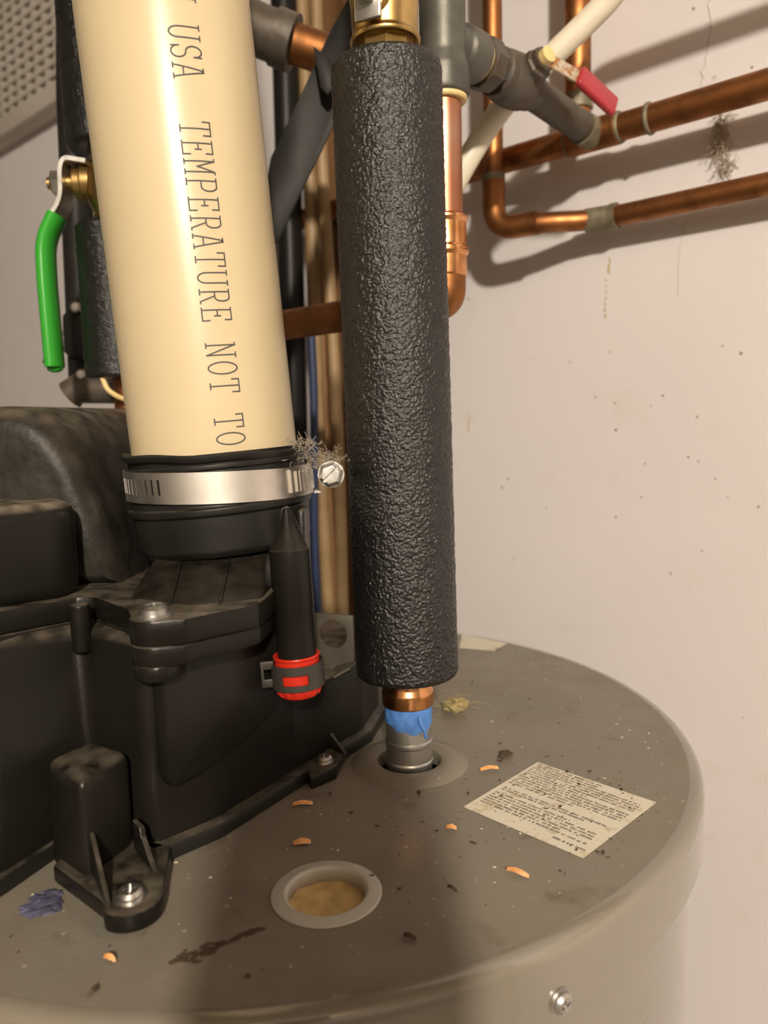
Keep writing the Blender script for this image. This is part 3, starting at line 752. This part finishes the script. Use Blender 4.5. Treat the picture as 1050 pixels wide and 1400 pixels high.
# ================================================================== GREY TEE AND COPPER DROP BEHIND THE FOAM
tc0 = PY(605, 55, .50)
te = thing('grey_pipe_tee', PY(608, 128, .50), 'dull grey metal pipe tee with cream sealant ring, behind the long foam sleeve', 'fitting')
up = Vector((0, 0, 1))
obj('run', lathe(NB(), tc0-up*.034, up, rnd([(.0125, 0), (.0158, .0005), (.0165, .004), (.0162, .016), (.0142, .024), (.0142, .30)], .0015), 40), 'grey_metal', te)
obj('branch', lathe(NB(), tc0, NW, rnd([(.012, 0), (.0125, .014), (.0155, .017), (.0160, .033), (.0150, .0345)], .001), 36), 'grey_metal', te)
obj('sealant_ring', lathe(NB(), tc0-up*.0365, up, [(.0138, 0), (.0146, .001), (.0146, .0026), (.0138, .0036)], 36), 'yellow_ring', te)
obj('sealant_ring', lathe(NB(), tc0+NW*.0345, NW, [(.0130, 0), (.0138, .0008), (.0138, .0022), (.0130, .003)], 36), 'yellow_ring', te)
drop = thing('copper_drop_pipe', PY(612, 400, .50), 'copper drop pipe turning by an elbow behind the long foam sleeve', 'pipe')
dp = PY(612, 240, .505); dp = Vector((tc0.x, tc0.y, dp.z))
ez = PY(612, 392, .50).z
obj('pipe', lathe(NB(), (tc0.x, tc0.y, ez+.02), up, [(.0111, 0), (.0111, tc0.z-.036-ez-.02)], 32), 'copper_aged', drop)
zc = PY(625, 335, .5).z
obj('coupling_sleeve', lathe(NB(), (tc0.x, tc0.y, zc-.020), up, rnd([(.0120, 0), (.0134, .0010), (.0134, .013), (.0146, .0145), (.0146, .0175), (.0132, .019), (.0132, .033), (.0144, .0345), (.0144, .0365), (.0120, .038)], .0006), 36), 'copper_bright', drop)
el = fillet([Vector((tc0.x, tc0.y, zc-.018)), Vector((tc0.x, tc0.y, ez-.008)), Vector((tc0.x, tc0.y, ez-.008))+EW*.05], .030, 10)
obj('elbow', tube(NB(), el, .0125, 28), 'copper', drop)
obj('run_pipe', tube(NB(), [Vector((tc0.x, tc0.y, ez-.008))+EW*.03, Vector((tc0.x, tc0.y, ez-.008))+EW*.36], .0111, 28), 'copper', drop)

# valve in the branch, with a red lever
gv = thing('isolation_valve', tc0+NW*.075, 'tarnished ball valve with rusty stem and red lever, in the branch towards the wall', 'valve')
obj('union_nut', lathe(NB(), tc0+NW*.0375, NW, rnd([(.013, 0), (.0165, .0008), (.0165, .013), (.014, .015), (.013, .02)], .0008), 8), 'rusty_metal', gv, smooth=20)
obj('body', lathe(NB(), tc0+NW*.0565, NW, rnd([(.0125, 0), (.0155, .001), (.0155, .008), (.0165, .010), (.0178, .022), (.0165, .034), (.0140, .036), (.0140, .044), (.011, .045)], .001), 28), 'rusty_metal', gv)
vc = tc0+NW*.086; vdir = Vector((.50, -.80, .24)).normalized()
obj('bonnet', lathe(NB(), vc+vdir*.010, vdir, rnd([(.0105, 0), (.0105, .012), (.0085, .013), (.0085, .017)], .0008), 8), 'rusty_metal', gv, smooth=20)
obj('stem_tip', lathe(NB(), vc+vdir*.027, vdir, [(.0055, 0), (.0055, .0045), (.004, .005), (0, .005)], 20), 'yellow_ring', gv)
lp0 = vc+vdir*.0255; ld_ = Vector((.95, .05, -.10)); ld_ = (ld_-vdir*ld_.dot(vdir)*.75).normalized()
l_ = NB(); box(l_, lp0+ld_*.016, (.030, .011, .0022), X=ld_, Z=vdir, bev=.0006); obj('lever_plate', l_, 'rust_paint', gv)
l2 = NB(); ld2 = (ld_+Vector((.10, .1, -.42))).normalized(); box(l2, lp0+ld_*.030+ld2*.017, (.036, .0165, .0056), X=ld2, Z=vdir, bev=.0022, seg=4)
hg = obj('lever_grip', l2, 'red_vinyl', gv); hg['label'] = 'red vinyl lever grip'
# grey stub to the tee on the wall pipe
U1 = .040; ZU = .4185; ZL = .3555; L1 = .026
endp = WS(.2, U1, ZU)
sB = tc0.dot(EW)
stub_end = EW*sB+NW*(WD-U1); stub_end.z = ZU
stub = obj('branch_stub', tube(NB(), [tc0+NW*.098, stub_end-NW*.014], .0112, 24), 'rusty_metal')
tag(stub, 'dusty grey pipe stub between red-handled valve and the wall pipe tee', 'pipe')

# ================================================================== COPPER PIPES ALONG THE WALL
upw = thing('upper_wall_pipe', WS(sB, U1, ZU-.012), 'upper copper pipe running along the white wall, fed by the red-handled valve', 'pipe')
obj('pipe', tube(NB(), [WS(-1.2, U1, ZU), WS(1.0, U1, ZU)], .0105, 24), 'copper', upw)
obj('tee', lathe(NB(), WS(sB-.022, U1, ZU), EW, rnd([(.0105, 0), (.0124, .0005), (.0124, .0435), (.0105, .044)], .0005), 28), 'copper', upw)
obj('tee_outlet', lathe(NB(), stub_end-NW*.022, NW, [(.0124, 0), (.0124, .016)], 28), 'solder', upw)
for s in (-.046, -.022, .022): obj('solder_joint', lathe(NB(), WS(sB+s-.002, U1, ZU), EW, rnd([(.0106, 0), (.0120, .001), (.0120, .003), (.0106, .004)], .0005), 24), 'solder', upw)
s2_ = PW(790, 40, U1).dot(EW)
upv = thing('upper_riser', WS(s2_, U1, ZU), 'copper riser behind the white plastic pipe, joining the upper wall pipe', 'pipe')
obj('pipe', tube(NB(), [WS(s2_, U1, ZU+.012), WS(s2_, U1, 1.30)], .0105, 24), 'copper', upv)
obj('solder_joint', lathe(NB(), WS(s2_, U1, ZU+.022), up, rnd([(.0108, 0), (.0124, .001), (.0124, .012), (.0108, .013)], .0005), 24), 'solder', upv)
lw = thing('lower_wall_pipe', WS(.3, L1, ZL-.008), 'lower copper pipe along the white wall, turning up at an elbow', 'pipe')
s1_ = PW(681, 250, .055).dot(EW)
path = fillet([WS(s1_, .062, .80), WS(s1_, .062, ZL), WS(s1_-.04, .055, ZL), WS(s1_-.075, L1, ZL), WS(-1.2, L1, ZL)], .026, 8)
obj('pipe', tube(NB(), path, .0083, 24), 'copper', lw)
obj('elbow', tube(NB(), fillet([WS(s1_, .062, ZL+.042), WS(s1_, .062, ZL), WS(s1_-.040, .0555, ZL)], .026, 10), .0097, 24), 'copper', lw)
obj('solder_joint', tube(NB(), [WS(s1_, .062, ZL+.040), WS(s1_, .062, ZL+.046)], .0100, 24), 'solder', lw)
obj('sleeve', tube(NB(), [WS(s1_-.070, .0300, ZL), WS(s1_-.092, L1, ZL)], .0096, 24), 'solder', lw)
obj('solder_joint', tube(NB(), [WS(s1_-.091, L1, ZL), WS(s1_-.096, L1, ZL)], .0105, 24), 'solder', lw)
# white plastic pipe crossing in front
pp = [PW(552, 640, .020), PW(552, 520, .13), PW(566, 390, .15), PW(600, 295, .155), PW(640, 215, .150), PW(690, 140, .13), PW(740, 91, .118), PW(800, 33, .108), PW(846, -14, .102), WS(.238, .100, .514), WS(-.9, .100, .526)]
px_ = obj('plastic_water_pipe', tube(NB(), fillet(pp, .05, 5), .0085, 24), 'pex')
tag(px_, 'curving white plastic water pipe passing behind the red-handled valve', 'pipe')
# cobweb and debris hanging on the wall
def web():
    bm = NB(); R = random.Random(11)
    for i in range(170):
        k = R.random(); c = PW(992-8*math.sin(k*3.5)+R.gauss(0, 5), 152+75*k, .004+.006*R.random())
        d = Vector((R.gauss(0, .5), R.gauss(0, .5), -1)).normalized(); pts = [c]
        for j in range(3): d = (d+Vector((R.gauss(0, .5), R.gauss(0, .5), R.gauss(0, .5)))).normalized(); pts.append(pts[-1]+d*.0032)
        tube(bm, pts, .00022, 4)
    return bm
cw = obj('cobweb', web(), 'cobweb', smooth=0, kind='stuff'); tag(cw, 'clump of brown dusty cobweb hanging on the white wall between copper pipes', 'cobweb')
# cracks in the paint: thin raised lines
def crack(pts, wd):
    bm = NB(); R = random.Random(2); q = []
    for a, b in zip(pts, pts[1:]):
        for i in range(6):
            t = i/6; q.append((a[0]+(b[0]-a[0])*t+R.gauss(0, 1.3), a[1]+(b[1]-a[1])*t))
    q.append(pts[-1]); tube(bm, [PW(x, y, .0002) for x, y in q], wd, 5); return bm
wr = [o for o in COL.objects if o.name == 'wall_right'][0]
BASE['wall_right'] = Vector((0, 0, ZF))
obj('paint_crack', crack([(968, 0), (973, 40), (966, 80), (958, 118)], .00045), 'grille', wr, smooth=0)
obj('paint_crack', crack([(936, 300), (930, 345), (927, 405)], .0003), 'grille', wr, smooth=0)

def drip(x, y0, y1, wd):
    bm = NB(); n = 7
    for i in range(n):
        k = i/(n-1); b2 = NB(); bmesh.ops.create_icosphere(b2, subdivisions=2, radius=wd*(.7+.5*k))
        merge(bm, b2, Matrix.Translation(PW(x+math.sin(i)*1.0, y0+(y1-y0)*k, .0001)) @ Matrix.Rotation(math.atan2(NW.y, NW.x), 4, 'Z') @ Matrix.Diagonal((.15, .8, 1.6, 1)))
    return bm
mat('drip_stain', (.50, .40, .25), .7); mat('pit', (.26, .22, .17), .9)
for x, y0, y1, wd in ((833, 354, 371, .0014), (828, 383, 432, .0012), (641, 566, 588, .0011)): obj('drip_stain', drip(x, y0, y1, wd), 'drip_stain', wr)
for x, y, r in ((842, 588, 2.2), (1013, 483, 2.2), (906, 541, 2), (841, 551, 1.7), (814, 543, 1.6), (695, 655, 2), (953, 570, 1.7), (941, 625, 1.8), (955, 631, 1.4), (877, 680, 1.6), (842, 707, 1.6), (917, 784, 1.7), (1037, 693, 1.7), (747, 694, 1.4), (640, 409, 2), (855, 245, 2), (948, 12, 2), (1028, 92, 1.8), (988, 473, 1.4), (882, 634, 1.4), (978, 655, 1.4), (995, 680, 1.2), (702, 765, 1.3), (890, 555, 1.2), (960, 753, 1.2)):
    b2 = NB(); bmesh.ops.create_icosphere(b2, subdivisions=2, radius=r*.00060)
    for v in b2.verts: v.co *= 1+.35*noise.noise(v.co*900+Vector((x, y, 0)))
    bm = merge(NB(), b2, Matrix.Translation(PW(x, y, 0)) @ Matrix.Rotation(math.atan2(NW.y, NW.x), 4, 'Z') @ Matrix.Diagonal((.2, 1, 1, 1)))
    obj('paint_pit', bm, 'pit', wr)

# ================================================================== THINGS BETWEEN VENT PIPE AND FOAM
def vert(name, px_top, px_bot, t, r, m, label, cat, wig=0.0, y0=-60, y1=900, flat=None):
    pts = []
    for i in range(13):
        k = i/12; y = y0+(y1-y0)*k; x = px_top+(px_bot-px_top)*k+wig*math.sin(k*7)
        pts.append(PW(x, y, t))
    for q in pts: pass
    o = obj(name, tube(NB(), pts, r, 16), m); return tag(o, label, cat)
st0 = PW(440, 300, .04)
sst = st0.dot(EW)
sd = NB(); poly = [WS(sst-.030, .001, 0), WS(sst+.030, .001, 0), WS(sst+.030, .030, 0), WS(sst-.030, .030, 0)]
prism(sd, [(q.x, q.y) for q in poly], -.45, 1.33, .002, 2)
tag(obj('wood_batten', sd, 'wood'), 'brown wooden batten fixed upright on the wall behind the cables', 'batten')
vert('black_drain_pipe', 386, 412, .075, .0135, 'black_pipe', 'black plastic pipe standing between vent pipe and tan cables', 'pipe')
vert('tan_cable', 409, 452, .058, .0075, 'tan_cable', 'tan sheathed cable running upright next to the black pipe', 'cable', 2)
vert('tan_cable', 431, 472, .058, .0065, 'tan_cable', 'cream-tan sheathed cable with a slight bow, beside the wooden batten', 'cable', -3)
vert('brown_cable', 420, 462, .036, .0045, 'brown_cable', 'thin brown cable between the two tan cables', 'cable', 3)
vert('blue_cable', 424, 436, .085, .0045, 'blue_cable', 'thin dark blue cable beside the black pipe', 'cable', 2, 430, 900)
# galvanised elbow with copper stub
e0 = PY(345, 40, .62); e1 = PY(405, 62, .62); e2 = PY(478, 88, .63)
ge = thing('galvanised_elbow', e1, 'dark tarnished pipe elbow with copper stub behind the cream vent pipe', 'fitting')
obj('elbow_body', tube(NB(), fillet([PY(300, 5, .63), PY(345, 38, .62), PY(385, 54, .62)], .02), .0185, 24), 'rusty_metal', ge)
obj('elbow_collar', tube(NB(), [PY(376, 50, .62), PY(402, 60, .62)], .0205, 24), 'rusty_metal', ge)
obj('copper_stub', tube(NB(), [PY(398, 58, .62), PY(500, 94, .635)], .0145, 24), 'copper', ge)
# dark sheet-metal strap running diagonally
stp = obj('metal_strap', slab(NB(), [PY(345, 360, .60), PY(370, 215, .60), PY(412, 128, .60), PY(452, 40, .61), PY(480, -10, .61), PY(505, 10, .61), PY(478, 120, .60), PY(440, 205, .60), PY(420, 245, .60), PY(380, 330, .60)], (0, 1, 0), .003, .0008), 'strap')
tag(stp, 'dark grey sheet-metal strap running diagonally behind vent pipe', 'strap')
st2_ = obj('strap_bracket', slab(NB(), [PY(428, 62, .585), PY(452, 82, .585), PY(460, 115, .585), PY(448, 130, .585), PY(438, 120, .585)], (0, 1, 0), .003, .0008), 'strap')
tag(st2_, 'small bent grey bracket on the diagonal strap by the foam', 'bracket')

# ================================================================== LEFT: COLD PIPE WITH GREEN LEVER VALVE
CY = .56
c_top = PY(140, 0, CY); c_mid = PY(156, 250, CY); c_bot = PY(176, 520, CY)
cax = (c_top-c_bot).normalized(); FR2 = .0290
foam('pipe_insulation', PY(151, 207, CY), PY(151, 207, CY)+cax*.30, FR2, .0125, 'black foam sleeve on the cold pipe above the green-handled valve', 160, .0013)
foam('pipe_insulation', PY(176, 519, CY), PY(162, 310, CY), FR2, .0125, 'short black foam sleeve on the cold pipe below the green-handled valve', 160, .0013)
cp_ = thing('cold_water_pipe', PY(180, 560, CY), 'copper cold pipe showing under the short foam sleeve behind blower', 'pipe')
obj('pipe', tube(NB(), [PY(184, 640, CY), PY(164, 320, CY)], .0111, 24), 'copper', cp_)
obj('yellow_wire', tube(NB(), fillet([PY(140, 516, CY-.022), PY(146, 532, CY-.024), PY(158, 541, CY-.022), PY(176, 548, CY-.016)], .01), .0018, 10), 'yellow_ring', cp_)
vm = PY(158, 258, CY)
gvv = thing('green_lever_valve', vm, 'brass ball valve with zinc lever and green vinyl grip on the cold pipe', 'valve')
obj('body', lathe(NB(), vm-cax*.030, cax, rnd([(.0125, 0), (.0160, .001), (.0160, .011), (.0150, .012), (.0195, .022), (.0200, .030), (.0195, .038), (.0150, .048), (.0160, .049), (.0160, .059), (.0125, .060)], .001), 32), 'brass', gvv)
sl = Vector((-1, -.12, 0)).normalized()
bx0 = PY(128, 252, CY)
obj('bonnet', lathe(NB(), PY(140, 251, CY), sl, rnd([(.0125, 0), (.0125, .013), (.0105, .0135), (.0105, .0185), (.006, .019), (.006, .034)], .0006), 32), 'brass', gvv)
obj('lever_nut', lathe(NB(), PY(84, 251, CY-.004), sl, rnd([(.0085, 0), (.0085, .0055), (.007, .0065), (0, .0065)], .0005), 6), 'zinc', gvv, smooth=20)
obj('stem_tip', lathe(NB(), PY(74, 251, CY-.005), sl, [(.004, 0), (.004, .0042), (0, .0046)], 16), 'brass', gvv)
def strip(pix, Y, wd, th):
    """bent flat bar: profile in the picture-parallel plane, wd deep"""
    pts = fillet([PY(x, y, Y) for x, y in pix], .008, 5); bm = NB(); rows = []
    for i, p in enumerate(pts):
        d = (pts[min(i+1, len(pts)-1)]-pts[max(i-1, 0)]).normalized(); n = d.cross(Vector((0, 1, 0))).normalized()*th/2; y = Vector((0, wd/2, 0))
        rows.append([bm.verts.new(p+a) for a in (n+y, -n+y, -n-y, n-y)])
    for a, b in zip(rows, rows[1:]):
        for k in range(4): bm.faces.new((a[k], a[(k+1) % 4], b[(k+1) % 4], b[k]))
    bm.faces.new(rows[0]); bm.faces.new(rows[-1]); return bm
obj('lever_plate', strip([(124, 226), (94, 221), (89, 235), (91, 276), (72, 306)], CY-.006, .020, .0028), 'zinc', gvv)
gp = fillet([PY(79, 294, CY-.006), PY(62, 330, CY-.006), PY(64, 380, CY-.006), PY(75, 502, CY-.006)], .02, 6)
gb = tube(NB(), gp, .0060, 20, flat=(Vector((0, 1, 0)), 1.8))
lathe(gb, PY(75, 500, CY-.006), (PY(75, 502, CY)-PY(66, 400, CY)).normalized(), [(.0060, 0), (.0052, .003), (.003, .0045), (0, .005)], 20)
gg = obj('lever_grip', gb, 'green_vinyl', gvv, smooth=60); gg['label'] = 'glossy green vinyl lever grip'
# dark pipe and clamp behind the cold pipe
dk = thing('dark_wall_pipe', PY(135, 540, .66), 'dark metal pipe behind the left foam sleeves with black saddle clamp', 'pipe')
obj('pipe', tube(NB(), [PY(99, -60, .66), PY(99, 130, .66), PY(116, 540, .66)], .0125, 20), 'strap', dk)
sb_ = NB(); slab(sb_, [PY(84, 432, .64), PY(97, 416, .64), PY(114, 420, .64), PY(116, 494, .64), PY(106, 492, .64), PY(86, 482, .64)], (0, 1, 0), .012, .002); sdl = obj('saddle_clamp', sb_, 'black_pipe', dk)
obj('clamp_tail', slab(NB(), [PY(66, 455, .655), PY(82, 450, .655), PY(80, 500, .655), PY(56, 497, .655)], (0, 1, 0), .008, .002), 'black_pipe', dk)
for y in (420, 512): obj('clamp_screw', lathe(NB(), PY(104+(y-420)*.085, y, .637), (0, -1, 0), rnd([(.0045, 0), (.0045, .002), (.003, .003), (0, .003)], .0005), 16), 'zinc', sdl)
obj('pipe_fitting', tube(NB(), [PY(96, 540, .645), PY(108, 531, .645), PY(172, 531, .645)], .0125, 20), 'rusty_metal', dk)

# ================================================================== GRILLE ON THE WALL, TOP LEFT
def grille():
    s_lo, s_hi = PW(112, 95, .06).dot(EW)-.25, PW(-60, 230, .06).dot(EW)+.1
    zb = .703; TT = .036
    root = thing('wall_grille', WS((s_lo+s_hi)/2, .03, zb), 'cream plastic waffle-patterned grille box mounted high on the wall, left of vent pipe', 'grille')
    def pane(name, a, b, t0, t1, z0, z1):
        bm = NB(); poly = [WS(a, t0, 0), WS(b, t0, 0), WS(b, t1, 0), WS(a, t1, 0)]
        prism(bm, [(q.x, q.y) for q in poly], z0, z1); obj(name, bm, 'grille', root, smooth=0)
    pane('back_plate', s_lo, s_hi, .001, .003, zb, zb+.45)
    pane('side_panel', s_lo, s_lo+.003, .003, TT-.0125, zb, zb+.45); pane('side_panel', s_hi-.003, s_hi, .003, TT-.0125, zb, zb+.45)
    pane('bottom_panel', s_lo+.003, s_hi-.003, .003, TT-.0125, zb, zb+.003); pane('top_panel', s_lo+.003, s_hi-.003, .003, TT-.0125, zb+.447, zb+.45)
    for z0, z1 in ((zb, zb+.030), (zb+.43, zb+.45)):
        bm = NB(); poly = [WS(s_lo, TT-.0125, 0), WS(s_hi, TT-.0125, 0), WS(s_hi, TT, 0), WS(s_lo, TT, 0)]
        prism(bm, [(q.x, q.y) for q in poly], z0, z1, .002, 2); obj('frame_rail', bm, 'grille', root)
    bm = NB(); z = zb+.031; k = 0
    while z < zb+.43:                                       # horizontal bars, standing proud
        poly = [WS(s_lo, TT-.0125, 0), WS(s_hi, TT-.0125, 0), WS(s_hi, TT-.003, 0), WS(s_lo, TT-.003, 0)]
        prism(bm, [(q.x, q.y) for q in poly], z+.0085, z+.0165); z += .0165
    obj('bar_field', bm, 'grille', root, smooth=0, kind='stuff')
    bm = NB(); s = s_lo
    while s < s_hi:
        poly = [WS(s, TT-.0125, 0), WS(s+.012, TT-.0125, 0), WS(s+.012, TT-.0045, 0), WS(s, TT-.0045, 0)]
        prism(bm, [(q.x, q.y) for q in poly], zb+.03, zb+.43); s += .034
    obj('rib_field', bm, 'grille', root, smooth=0, kind='stuff')
grille()

# ================================================================== CHIPS AND GRIT ON THE HEATER TOP
def chip(px, py, L_, W_, ang, m, label, cat, group=None, name='wood_shaving'):
    q = PZ(px, py, .0008); R = random.Random(px*7+py); a = math.radians(ang); ux = Vector((math.cos(a), math.sin(a), 0)); uy = Vector((-ux.y, ux.x, 0)); bm = NB(); rows = []
    for i in range(6):
        k = i/5-.5; wd = W_*(.25+.75*math.sin(PI*(i+.6)/6.2))*(.8+.4*R.random())/2; zz = .0008*math.sin(i*.7)+.0006
        c = q+ux*L_*k+uy*R.gauss(0, W_*.06)
        rows.append([bm.verts.new(c+uy*wd+Vector((0, 0, zz-.0006))), bm.verts.new(c+uy*wd*.4+Vector((0, 0, zz+.0008))), bm.verts.new(c-uy*wd+Vector((0, 0, zz-.0004)))])
    for r_ in rows:
        for v in r_: v.co.z = max(v.co.z, .0002)
    for a_, b_ in zip(rows, rows[1:]):
        for k in range(3): bm.faces.new((a_[k], a_[(k+1) % 3], b_[(k+1) % 3], b_[k]))
    bm.faces.new(rows[0]); bm.faces.new(rows[-1])
    return tag(obj(name, bm, m, smooth=0), label, cat, group)
chip(669, 1052, .0105, .0030, 15, 'wood_chip', 'bright orange shaving between hot pipe collar and warning sticker', 'shaving')
chip(708, 1194, .0100, .0026, -35, 'wood_chip', 'orange shaving lying near the front corner of the warning sticker', 'shaving')
chip(414, 1100, .0100, .0034, 8, 'wood_chip', 'flat orange chip beside the blower base', 'shaving')
chip(413, 1153, .0080, .0040, 10, 'wood_chip', 'curled brown chip behind the grommet ring', 'shaving')
chip(617, 1133, .0050, .0026, -10, 'wood_chip', 'tiny orange chip left of the warning sticker corner', 'shaving')
chip(150, 1312, .0052, .0024, -20, 'wood_chip', 'tiny orange crumb on dusty metal in front of the screw foot', 'shaving')
chip(690, 1032, .0110, .0080, 60, 'dark_debris', 'dark brown flake near far corner of the warning sticker', 'flake', name='rust_flake')
chip(128, 1357, .0045, .0026, 70, 'dark_debris', 'small black speck in front of the screw foot', 'flake', name='rust_flake')
chip(560, 1283, .0050, .0022, -30, 'dark_debris', 'small brown flake right of the grommet ring', 'flake', name='rust_flake')
chip(618, 1217, .0045, .0014, -40, 'dark_debris', 'thin dark sliver between grommet ring and warning sticker', 'flake', name='rust_flake')
chip(573, 1085, .0030, .0022, 80, 'dark_debris', 'black crumb in front of the hot pipe collar', 'flake', name='rust_flake')
def streak():
    bm = NB(); R = random.Random(8)
    for i in range(75):
        k = R.random(); w_ = 2+13*math.exp(-((k-.25)/.18)**2); q = PZ(238+118*k+R.gauss(0, 2), 1316-46*k+R.gauss(0, w_*.45), .0003)
        b2 = NB(); bmesh.ops.create_icosphere(b2, subdivisions=1, radius=.0008*R.uniform(.5, 1.5))
        merge(bm, b2, Matrix.Translation(q) @ Matrix.Rotation(R.uniform(.2, .7), 4, 'Z') @ Matrix.Diagonal((R.uniform(1, 3), 1, .35, 1)))
    return bm
sk_ = obj('rust_flakes', streak(), 'dark_debris', smooth=0, kind='stuff'); tag(sk_, 'streak of dark rusty flakes on heater top left of the grommet ring', 'flakes')
def grit():
    bm = NB(); R = random.Random(21)
    for i in range(420):
        a = R.uniform(0, 2*PI); r = TR*.93*math.sqrt(R.random()); c = TC+Vector((r*math.cos(a), r*math.sin(a), 0))
        s = R.choice((.00025, .0003, .0004, .0006)); b2 = NB(); bmesh.ops.create_icosphere(b2, subdivisions=1, radius=s)
        M = Matrix.Translation((c.x, c.y, s*.3)) @ Matrix.Diagonal((R.uniform(.6, 2), R.uniform(.6, 1.6), .5, 1))
        if (c-HOT).length < .036 or (c-GRO).length < .024: b2.free(); continue
        merge(bm, b2, M)
    return bm
gt = obj('grit', grit(), 'grit', smooth=0, kind='stuff'); tag(gt, 'pale grit and dust specks strewn over the heater top', 'grit')
def flecks():
    bm = NB(); R = random.Random(33)
    for i in range(230):
        a = R.uniform(0, 2*PI); r = TR*.93*math.sqrt(R.random()); c = TC+Vector((r*math.cos(a), r*math.sin(a), 0))
        if R.random() < .45: c = (sk[R.randrange(4)]*.6+sk[R.randrange(4)]*.4)+Vector((R.gauss(0, .02), R.gauss(0, .015), 0))
        if (c-HOT).length < .036 or (c-GRO).length < .025 or (c-TC).length > TR*.93: continue
        b2 = NB(); bmesh.ops.create_icosphere(b2, subdivisions=1, radius=R.choice((.0003, .0004, .0005, .0009)))
        merge(bm, b2, Matrix.Translation((c.x, c.y, .0006)) @ Matrix.Rotation(R.uniform(0, 3), 4, 'Z') @ Matrix.Diagonal((R.uniform(.7, 2.6), R.uniform(.5, 1), .4, 1)))
    return bm
fk = obj('crumbs', flecks(), 'dark_debris', smooth=0, kind='stuff'); tag(fk, 'dark brown crumbs strewn over heater top and warning sticker', 'crumbs')
# wisp of yellowish insulation behind the hot pipe
def wisp():
    bm = NB(); R = random.Random(9); c0 = PZ(628, 968, .004)
    for i in range(22):
        p = c0+Vector((R.gauss(0, .006), R.gauss(0, .006), abs(R.gauss(0, .004)))); d = Vector((R.gauss(0, 1), R.gauss(0, 1), R.gauss(0, .3))).normalized(); pts = [p]
        for j in range(4):
            d = (d+Vector((R.gauss(0, .5), R.gauss(0, .5), R.gauss(0, .3)))).normalized(); q = pts[-1]+d*.0035; q.z = max(q.z, .0004); pts.append(q)
        tube(bm, pts, .00012, 4)
    b2 = NB(); bmesh.ops.create_icosphere(b2, subdivisions=3, radius=.008)
    for v in b2.verts: v.co *= 1+.5*noise.noise(v.co*260)
    merge(bm, b2, Matrix.Translation(c0+Vector((-.002, .004, .001))) @ Matrix.Diagonal((1, 1, .55, 1)))
    return bm
wi = obj('insulation_wisp', wisp(), 'wisp_fibre', smooth=0, kind='stuff'); tag(wi, 'wisp of yellowish insulation fibre behind the hot pipe', 'fibre')
# smear of blue sealant by the blower's foot
bs_ = PZ(58, 1233, .001); bm = NB(); R = random.Random(4)
for i in range(14):
    b2 = NB(); bmesh.ops.create_icosphere(b2, subdivisions=2, radius=.0028)
    for v in b2.verts: v.co *= 1+.9*noise.noise(v.co*500+Vector((i, 0, 0)))
    merge(bm, b2, Matrix.Translation(bs_+Vector((R.gauss(0, .0035), R.gauss(0, .003), -.0006))) @ Matrix.Diagonal((1.4, 1, .30, 1)))
mat('blue_sealant', (.10, .10, .17), .5, col2=(.06, .06, .09), nscale=200)
tag(obj('sealant_smear', bm, 'blue_sealant'), 'dull blue sealant smear on heater top at the blower base', 'sealant')

# ================================================================== THE PHONE THE PICTURE WAS TAKEN WITH (unseen; it shades the heater's front), HELD BY AN ADDED TRIPOD
tri = thing('added_tripod', (.0, -.03, -Z0), 'slim black tripod added out of view to hold the shading phone', 'tripod')
obj('column', tube(NB(), [(.0, -.022, -1.05), (.0, -.022, .060)], .011, 20), 'black_pipe', tri)
for k in range(3):
    a = math.radians(30+120*k); d = Vector((math.cos(a), math.sin(a), 0))
    obj('leg', tube(NB(), [Vector((0, -.022, -.95))+d*.012, Vector((0, -.022, -Z0+.004))+d*.26], .008, 16), 'black_pipe', tri)
hb = NB(); box(hb, (.0, -.022, .064), (.070, .022, .012), bev=.003); obj('phone_clamp', hb, 'rubber', tri)
pc = Vector((0, 0, EYE))-FWD*.0075
ph = thing('smartphone', pc-UPV*.120, 'black smartphone standing upright in the added tripod clamp', 'phone')
pb = NB(); box(pb, pc-UPV*.046-FWD*.002, (.088, .010, .172), X=RGT, Z=UPV, bev=.004, seg=4); obj('phone_body', pb, 'black_pipe', ph)
obj('camera_window', lathe(NB(), pc+FWD*.0029, FWD, [(.006, 0), (.006, .0012), (0, .0013)], 24), 'black_pipe', ph)
pb = NB(); box(pb, pc-UPV*.046-FWD*.0074, (.080, .0008, .160), X=RGT, Z=UPV); obj('screen', pb, 'black_pipe', ph)

# ceiling lamp holder that the light comes from, behind the viewer
cl_ = thing('ceiling_lamp', (LAMP.x, LAMP.y, ZC-.20), 'bare bulb holder hanging from the wooden ceiling behind the viewer', 'lamp')
obj('ceiling_rose', lathe(NB(), (LAMP.x, LAMP.y, ZC), (0, 0, -1), rnd([(.05, 0), (.05, .012), (.02, .025), (0, .026)], .004), 32), 'bulb_glass', cl_)
obj('cord', tube(NB(), [(LAMP.x, LAMP.y, ZC-.02), (LAMP.x, LAMP.y, ZC-.12)], .004, 10), 'black_pipe', cl_)
obj('socket', lathe(NB(), (LAMP.x, LAMP.y, ZC-.12), (0, 0, -1), rnd([(.006, 0), (.02, .006), (.02, .05), (.016, .052)], .002), 24), 'bulb_glass', cl_)
